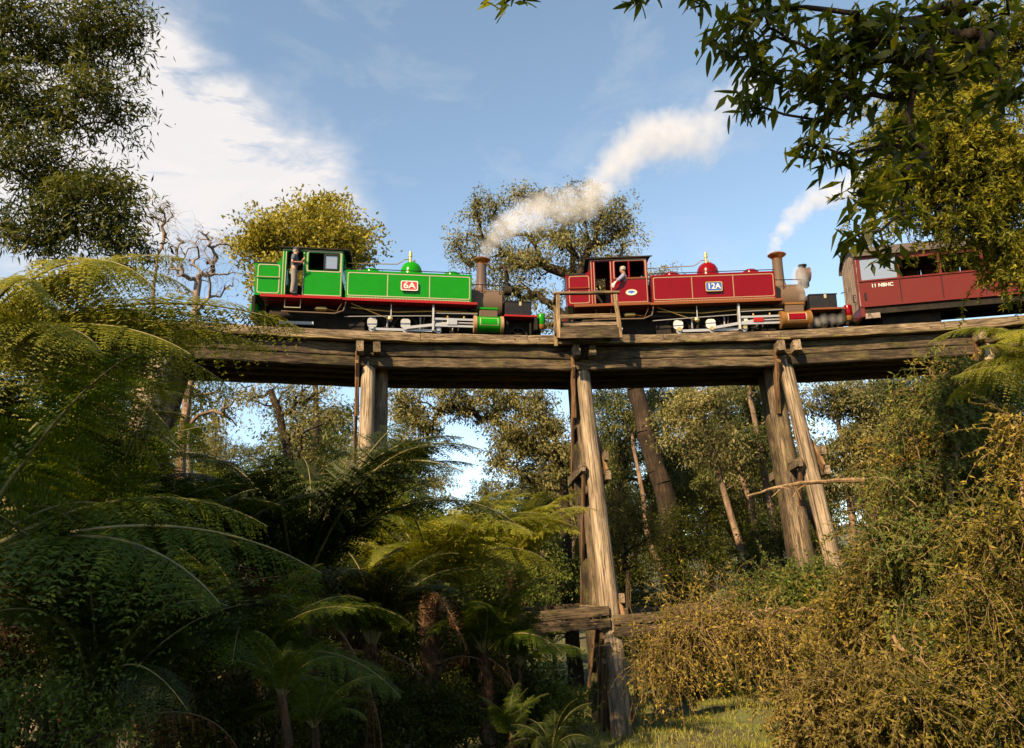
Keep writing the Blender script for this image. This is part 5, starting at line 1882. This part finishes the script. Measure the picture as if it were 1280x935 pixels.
tree_px('weeping_shrub', 'small green shrub between the low waling and the pier under the crimson chimney', 'shrub', 19.5, [(985, 840), (985, 770)],
        [(960, 745, 40, 26, 12), (1000, 785, 60, 30, 18), (945, 775, 46, 22, 12), (1050, 760, 30, 24, 8)], 'leaf_mid', 'twig', 95, strands=(20, 1.0), **WS)

# ---- overhead foliage at the top right
tree_px('fine_leaved_tree', 'yellow green fine leaved tree draping over the carriage', 'tree', 9.0, [(1420, 900), (1400, 500), (1340, 260), (1290, 180)],
        [(1180, 150, 80, 80, 60), (1240, 60, 60, 60, 40), (1240, 215, 60, 60, 50), (1165, 215, 46, 40, 32), (1130, 180, 34, 40, 18), (1215, 275, 50, 16, 16), (1110, 250, 20, 30, 6), (1270, 330, 26, 30, 12)],
        'leaf_fine', 'bark_dark', 101, strands=(10, .5), L=.07, asp=.26, sig=.14, r_tip=.005, r_trunk=.12, lift=.1, wig=.14, step=.4, twig='bark_dark')


def broad_leaf_mesh(seed):
    rg = np.random.default_rng(seed)
    n = 7
    V, F = [], []
    bend = rg.uniform(.05, .22)
    for i in range(n):
        t = i / (n - 1)
        wd = .5 * math.sin(math.pi * min(1, t * .92 + .04)) ** .8 * (1.15 - .5 * t)
        zc = -bend * t * t
        for j, sx in enumerate((-1, 0, 1)):
            V.append((t, sx * wd * .25, zc + (.045 * abs(sx))))
    for i in range(n - 1):
        for j in range(2):
            a = i * 3 + j
            F.append((a, a + 1, a + 4, a + 3))
    me = mesh_np('leaf', V, F, np.full(len(V), rg.uniform(.1, .9)))
    smooth_all(me)
    me.materials.append(M['leaf_big'])
    return me


def overhang():
    Y = 3.2
    rg = np.random.default_rng(7)
    g0 = float(ground_z(5.6, 2.4))
    tp = [np.array(p) for p in ((5.6, 2.4, g0 - .1), (5.5, 2.5, 4.2), (5.2, 2.7, 6.0), (4.5, 2.9, 7.1), (3.5, 3.1, 7.5))] + [np.array(at(1330, -90, Y)), np.array(at(1180, -70, Y))]
    blobs = [(915, 50, 40, 36, 10), (985, 80, 60, 50, 20), (1060, 50, 60, 50, 22), (1140, 20, 60, 40, 18), (950, 120, 30, 26, 7), (1040, 130, 44, 30, 14), (1010, 185, 26, 12, 5),
             (1050, 195, 20, 14, 4), (1085, 240, 26, 20, 6), (1080, 300, 26, 14, 5), (1110, 322, 24, 10, 3), (1150, 90, 60, 40, 16), (1220, 20, 60, 40, 16), (1130, 170, 40, 40, 10), (880, -10, 60, 14, 8), (640, -12, 40, 10, 4), (800, -10, 20, 8, 4), (960, 30, 60, 40, 16), (1040, 90, 60, 50, 18), (1110, 60, 60, 60, 20), (1230, 100, 60, 60, 16), (1120, 240, 40, 40, 8)]
    root = thing('overhanging_tree', 'dark glossy broad leaved branches hanging in front of the carriage roof', 'tree', loc=tp[0])
    off = tp[0]
    crown = np.array([4.9, 2.9, 7.9]) + unit(rg.normal(0, 1, (90, 3))) * rg.uniform(.3, 1, (90, 1)) * np.array([1.5, 1.5, 1.2])
    T = np.vstack([blob_targets(blobs, Y, rg), crown]) - off
    N, par, rad, ends, n_tr = skeleton([p - off for p in tp], T, 7, .0026, .085, .06, .10, .12, .62)
    # the limb slims down towards its tip
    rad[:n_tr] *= np.linspace(1, .45, n_tr)
    add_obj('trunk', skel_mesh('trunk', N, par, rad, 6, n_tr), M['bark_dark'], root)
    var = [broad_leaf_mesh(i) for i in range(8)]
    cnt = 0
    far = []
    order = np.argsort(N[ends][:, 0])
    Mr = WM[root.name]
    for e in order:
        c = N[ends[e]]
        for k in range(9):
            q = rg.normal(0, 1, 3)
            d = unit(q * np.array([1, 1, .6]) + np.array([-.35, 0, -.75]))
            up = unit(rg.normal(0, .5, 3) + np.array([0, 0, 1.0]))
            p = c + rg.normal(0, .035, 3) - d * rg.uniform(0, .06)
            Lf = rg.uniform(.07, .135)
            if cnt < 290 and k < 4 + (cnt < 120):
                X = Vector(d)
                Yv = Vector(up).cross(X).normalized()
                Z = X.cross(Yv)
                m = Matrix((X * Lf, Yv * Lf, Z * Lf)).transposed().to_4x4()
                m.translation = Vector(p)
                add_obj('leaf', var[cnt % 8], None, root, Mr @ m)
                cnt += 1
            else:
                far.append((p, d, up, Lf))
    P = np.array([f[0] for f in far]); D = np.array([f[1] for f in far]); U = np.array([f[2] for f in far]); Lf = np.array([f[3] for f in far])
    V, F = leaf_quads(P, D, U, Lf, Lf * .30, .05)
    o = add_obj('leaves', mesh_np('leaves', V, F, np.repeat(rg.uniform(0, 1, len(P)), 4)), M['leaf_big'], root)
    o['kind'] = 'stuff'


overhang()

# ---- understorey shrubs on the shaded near bank
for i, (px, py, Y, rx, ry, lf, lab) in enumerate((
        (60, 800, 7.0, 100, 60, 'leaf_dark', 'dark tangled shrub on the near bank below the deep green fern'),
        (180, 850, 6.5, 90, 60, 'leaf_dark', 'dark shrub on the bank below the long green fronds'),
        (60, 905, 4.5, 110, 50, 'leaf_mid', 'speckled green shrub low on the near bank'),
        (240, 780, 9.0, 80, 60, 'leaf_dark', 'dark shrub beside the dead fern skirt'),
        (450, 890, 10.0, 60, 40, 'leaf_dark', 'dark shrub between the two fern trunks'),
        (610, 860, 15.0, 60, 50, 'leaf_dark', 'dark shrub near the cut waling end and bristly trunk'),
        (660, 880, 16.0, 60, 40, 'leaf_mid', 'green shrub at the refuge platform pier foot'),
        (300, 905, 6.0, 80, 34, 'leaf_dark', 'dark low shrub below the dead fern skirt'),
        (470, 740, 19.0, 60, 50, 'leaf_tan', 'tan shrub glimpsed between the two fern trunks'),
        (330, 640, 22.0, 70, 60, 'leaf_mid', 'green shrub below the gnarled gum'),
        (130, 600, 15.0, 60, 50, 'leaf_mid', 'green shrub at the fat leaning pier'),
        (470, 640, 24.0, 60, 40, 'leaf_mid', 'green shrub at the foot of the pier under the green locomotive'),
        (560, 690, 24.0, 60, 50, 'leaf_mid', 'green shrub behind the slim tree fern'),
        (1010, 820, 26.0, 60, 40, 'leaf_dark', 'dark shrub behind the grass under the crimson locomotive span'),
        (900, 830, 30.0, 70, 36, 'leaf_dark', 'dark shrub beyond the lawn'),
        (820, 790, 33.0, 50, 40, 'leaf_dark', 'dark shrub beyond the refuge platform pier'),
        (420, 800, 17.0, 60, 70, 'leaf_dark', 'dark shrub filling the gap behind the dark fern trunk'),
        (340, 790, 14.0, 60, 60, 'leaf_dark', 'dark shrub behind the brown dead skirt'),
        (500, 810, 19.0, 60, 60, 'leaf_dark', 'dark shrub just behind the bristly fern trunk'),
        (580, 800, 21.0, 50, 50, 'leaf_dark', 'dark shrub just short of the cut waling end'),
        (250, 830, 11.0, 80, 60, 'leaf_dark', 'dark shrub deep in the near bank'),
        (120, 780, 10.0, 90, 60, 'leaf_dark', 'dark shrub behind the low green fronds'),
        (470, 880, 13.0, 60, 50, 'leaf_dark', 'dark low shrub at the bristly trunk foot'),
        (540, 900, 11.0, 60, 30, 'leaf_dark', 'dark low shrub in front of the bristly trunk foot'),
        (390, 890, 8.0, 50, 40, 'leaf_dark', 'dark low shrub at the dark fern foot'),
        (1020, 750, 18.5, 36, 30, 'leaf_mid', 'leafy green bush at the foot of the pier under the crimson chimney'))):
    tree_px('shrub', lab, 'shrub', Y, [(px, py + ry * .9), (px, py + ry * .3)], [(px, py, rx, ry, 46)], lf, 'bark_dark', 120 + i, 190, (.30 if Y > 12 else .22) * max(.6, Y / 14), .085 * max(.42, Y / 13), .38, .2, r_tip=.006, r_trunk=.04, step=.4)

# ---- lawn grass
def grass_patch():
    rg = np.random.default_rng(9)
    n = 42000
    x = rg.uniform(-2, 16, n)
    y = 19 + 17 * rg.uniform(0, 1, n) ** 1.2
    P = np.stack([x, y, ground_z(x, y) - .02], 1)
    D = rg.normal(0, .35, (n, 3)) + np.array([0, 0, 1])
    h = rg.uniform(.08, .26, n) * (1 + .5 * np.sin(x * 1.7) * np.cos(y * 1.3))
    V, F = leaf_quads(P, D, rg.normal(0, 1, (n, 3)), h, np.full(n, .016), .05)
    o = add_obj('grass', mesh_np('grass', V, F, np.repeat(rg.uniform(0, 1, n), 4)), M['grass'])
    tag(o, 'sunlit short grass on the creek flat under the bridge', 'grass', kind='stuff')


grass_patch()

# ---- unseen trees added behind and left of the viewpoint to keep the near left bank in shade
def bank_tree(label, base, blobs, seed):
    rg = np.random.default_rng(seed)
    b = np.array([base[0], base[1], float(ground_z(base[0], base[1])) - .1])
    root = thing('shade_tree', label, 'tree', loc=b)
    T = np.vstack([np.array(c) + unit(rg.normal(0, 1, (n, 3))) * rg.uniform(.3, 1, (n, 1)) * np.array(r) for c, r, n in blobs]) - b
    N, par, rad, ends, n_tr = skeleton([(0, 0, 0), (.1, 0, 3), (0, .1, 5.5)], T, seed, .008, .18)
    add_obj('trunk', skel_mesh('trunk', N, par, rad, 6, n_tr), M['bark_dark'], root)
    V, F, rnd = clump_leaves(N[ends], seed + 5, 100, .42, .16, .34, .4)
    add_obj('crown', mesh_np('crown', V, F, rnd), M['leaf_dark'], root)


bank_tree('unseen leafy tree added behind the near fern bank to shade it', (-5.4, -2.0), [((-5.2, -.9, 8.6), (2.4, 1.6, 1.8), 70)], 201)
bank_tree('unseen broad leafy tree added behind the near bank to shade it', (-2.5, -5.5), [((-3.0, -3.6, 11.5), (3.0, 2.2, 1.6), 90), ((-6.5, -3.5, 11.0), (2.5, 2.2, 1.8), 60)], 203)
bank_tree('unseen leafy tree added beside the dark acacia to block sky light', (-13.5, 4.5), [((-12.2, 4.5, 9.5), (2.2, 2.5, 3.2), 90)], 204)
bank_tree('unseen leafy tree added behind the yellow fronded fern for its shade', (-10.5, -1.5), [((-9.8, -.8, 9.2), (2.6, 2.0, 2.0), 70)], 202)

# ---- bare weathered branches caught in the shrubs
def bare_branch(label, pts, r0, seed):
    rg = np.random.default_rng(seed)
    P = [np.array(at(*p)) for p in pts]
    Q = []
    for a, b in zip(P[:-1], P[1:]):
        for k in range(5):
            Q.append(a + (b - a) * k / 5 + rg.normal(0, .02, 3))
    Q.append(P[-1])
    base = Q[0]
    root = thing('bare_branch', label, 'branch', loc=base)
    mb = MB()
    mb.tube([tuple(q - base) for q in Q], list(np.linspace(r0, r0 * .35, len(Q))), 7, True, .12, random.Random(seed))
    mb.build('stem', M['twig'], root, smooth=True)
    for k in range(6):
        i = int(rg.integers(2, len(Q) - 1))
        d = unit(rg.normal(0, 1, 3) * np.array([1, .6, .8]) + np.array([0, 0, -.5]))
        ln = rg.uniform(.25, .7)
        a = Q[i] - base
        MB().tube([tuple(a), tuple(a + d * ln * .5 + rg.normal(0, .03, 3)), tuple(a + d * ln + rg.normal(0, .05, 3))], [r0 * .35, r0 * .22, r0 * .1], 5).build('twig', M['twig'], root, smooth=True)


bare_branch('pale broken branch jutting across the pier under the crimson chimney', [(1080, 600, 17), (1020, 602, 17), (975, 608, 17), (934, 620, 17)], .06, 1)
bare_branch('pale bent branch lying along the low waling by the pier under the crimson chimney', [(1085, 782, 15.5), (1040, 765, 15.5), (985, 762, 15.5), (950, 764, 15.5), (932, 772, 15.5)], .045, 2)
bare_branch('dry leaning stick inside the tall ochre shrub', [(1110, 795, 12.4), (1175, 850, 12.2), (1200, 910, 12.0)], .04, 3)
bare_branch('thin dry twig standing in the big green ochre shrub', [(1150, 900, 10.6), (1160, 840, 10.6), (1140, 790, 10.6)], .02, 4)
# ------------------------------------------------------------------ smoke and steam
def smoke(name, label, pts, color, dens, nscale, erode):
    """pts: (px, py, Y, radius in px); a soft-edged volume that follows them"""
    C = []
    for px, py, Y, r in pts:
        C.append((at(px, py, Y), r * Y / F_PX))
    base = C[0][0]
    root_m = Matrix.Translation(base)
    path = [c - base for c, r in C]
    rad = [r * 1.45 for c, r in C]
    d0 = (path[1] - path[0]).normalized()
    d1 = (path[-1] - path[-2]).normalized()
    path = [path[0] - d0 * rad[0] * .35] + path + [path[-1] + d1 * rad[-1] * .9]
    rad = [rad[0] * .7] + rad + [rad[-1] * .6]
    mb = MB()
    mb.tube(path, rad, 14)
    m = bpy.data.materials.new(name)
    m.use_nodes = True
    nt = m.node_tree
    nt.nodes.clear()
    t = NT(nt)
    out = t.n('ShaderNodeOutputMaterial')
    pv = t.n('ShaderNodeVolumePrincipled')
    pv.inputs['Color'].default_value = (*color, 1)
    pv.inputs['Anisotropy'].default_value = 0.25
    tcn = t.n('ShaderNodeTexCoord')
    P = tcn.outputs['Object']
    nz = t.noise(P, nscale, 5, 0.62, 0.4)
    warp = t.n('ShaderNodeTexNoise')
    warp.inputs['Scale'].default_value = nscale * .6
    t.l(P, warp.inputs['Vector'])
    wv = t.vmath('SUBTRACT', warp.outputs['Color'], (.5, .5, .5)).outputs[0]
    sc = t.n('ShaderNodeVectorMath', operation='SCALE')
    t.l(wv, sc.inputs[0])
    sc.inputs['Scale'].default_value = 0.7 / max(nscale, .1)
    P2 = t.vmath('ADD', P, sc.outputs[0]).outputs[0]
    acc = None
    dense = []
    for i in range(len(C)):
        dense.append((C[i][0] - base, C[i][1], pts[i][4] if len(pts[i]) > 4 else 1.0))
        if i + 1 < len(C):
            dense.append(((C[i][0] + C[i + 1][0]) / 2 - base, (C[i][1] + C[i + 1][1]) / 2, 1.0))
    for c, r, am in dense:
        ln = t.vmath('LENGTH', t.vmath('SUBTRACT', P2, (c.x, c.y, c.z)).outputs[0]).outputs['Value']
        v = t.math('SUBTRACT', 1.0, t.math('DIVIDE', ln, r * 1.15), clamp=True)
        acc = v if acc is None else t.math('MAXIMUM', acc, v)
    # thinner with distance from the funnel
    d = t.math('SUBTRACT', t.math('MULTIPLY', acc, 2.0), t.math('MULTIPLY', nz, erode))
    d = t.math('MULTIPLY', t.math('MAXIMUM', d, 0.0), dens)
    far = t.vmath('LENGTH', P).outputs['Value']
    fade = t.math('DIVIDE', 1.0, t.math('MULTIPLY_ADD', far, 0.20, 1.0))
    t.l(t.math('MULTIPLY', d, fade), pv.inputs['Density'])
    t.l(pv.outputs[0], out.inputs['Volume'])
    m.cycles.volume_step_rate = 0.35
    o = mb.build(name, m, None, root_m)
    tag(o, label, 'steam', kind='stuff')
    return o


smoke('smoke_plume', 'tan white smoke rising from the copper capped chimney of the green locomotive',
      [(604, 322, 26.0, 15), (610, 306, 26.0, 22), (626, 286, 26.0, 34), (655, 268, 26.1, 50), (695, 258, 26.3, 58), (735, 250, 26.5, 52), (768, 215, 26.8, 58), (800, 178, 27.0, 78), (845, 168, 27.4, 80), (880, 178, 27.8, 66), (905, 130, 28.2, 56), (945, 105, 28.6, 50)],
      (0.95, 0.92, 0.90), 2.3, 1.25, 2.1)
smoke('smoke_plume', 'thin white steam plume rising from the tan chimney of the crimson locomotive',
      [(965, 317, 25.8, 14), (970, 300, 25.8, 19), (990, 272, 25.9, 30), (1020, 250, 26.0, 38), (1055, 236, 26.2, 40), (1090, 215, 26.4, 44)],
      (0.97, 0.95, 0.93), 2.5, 1.9, 2.0)
smoke('steam_wisp', 'wisp of steam in front of the crimson locomotive smokebox',
      [(1004, 372, 24.6, 9), (1000, 350, 24.6, 15), (996, 338, 24.7, 10)], (0.96, 0.94, 0.92), 2.2, 2.2, .95)
smoke('steam_wisp', 'low steam drifting under the front platform of the crimson locomotive',
      [(1012, 405, 24.3, 8), (1030, 399, 24.3, 11), (1052, 398, 24.3, 9)], (0.96, 0.93, 0.90), 1.6, 2.4, .95)
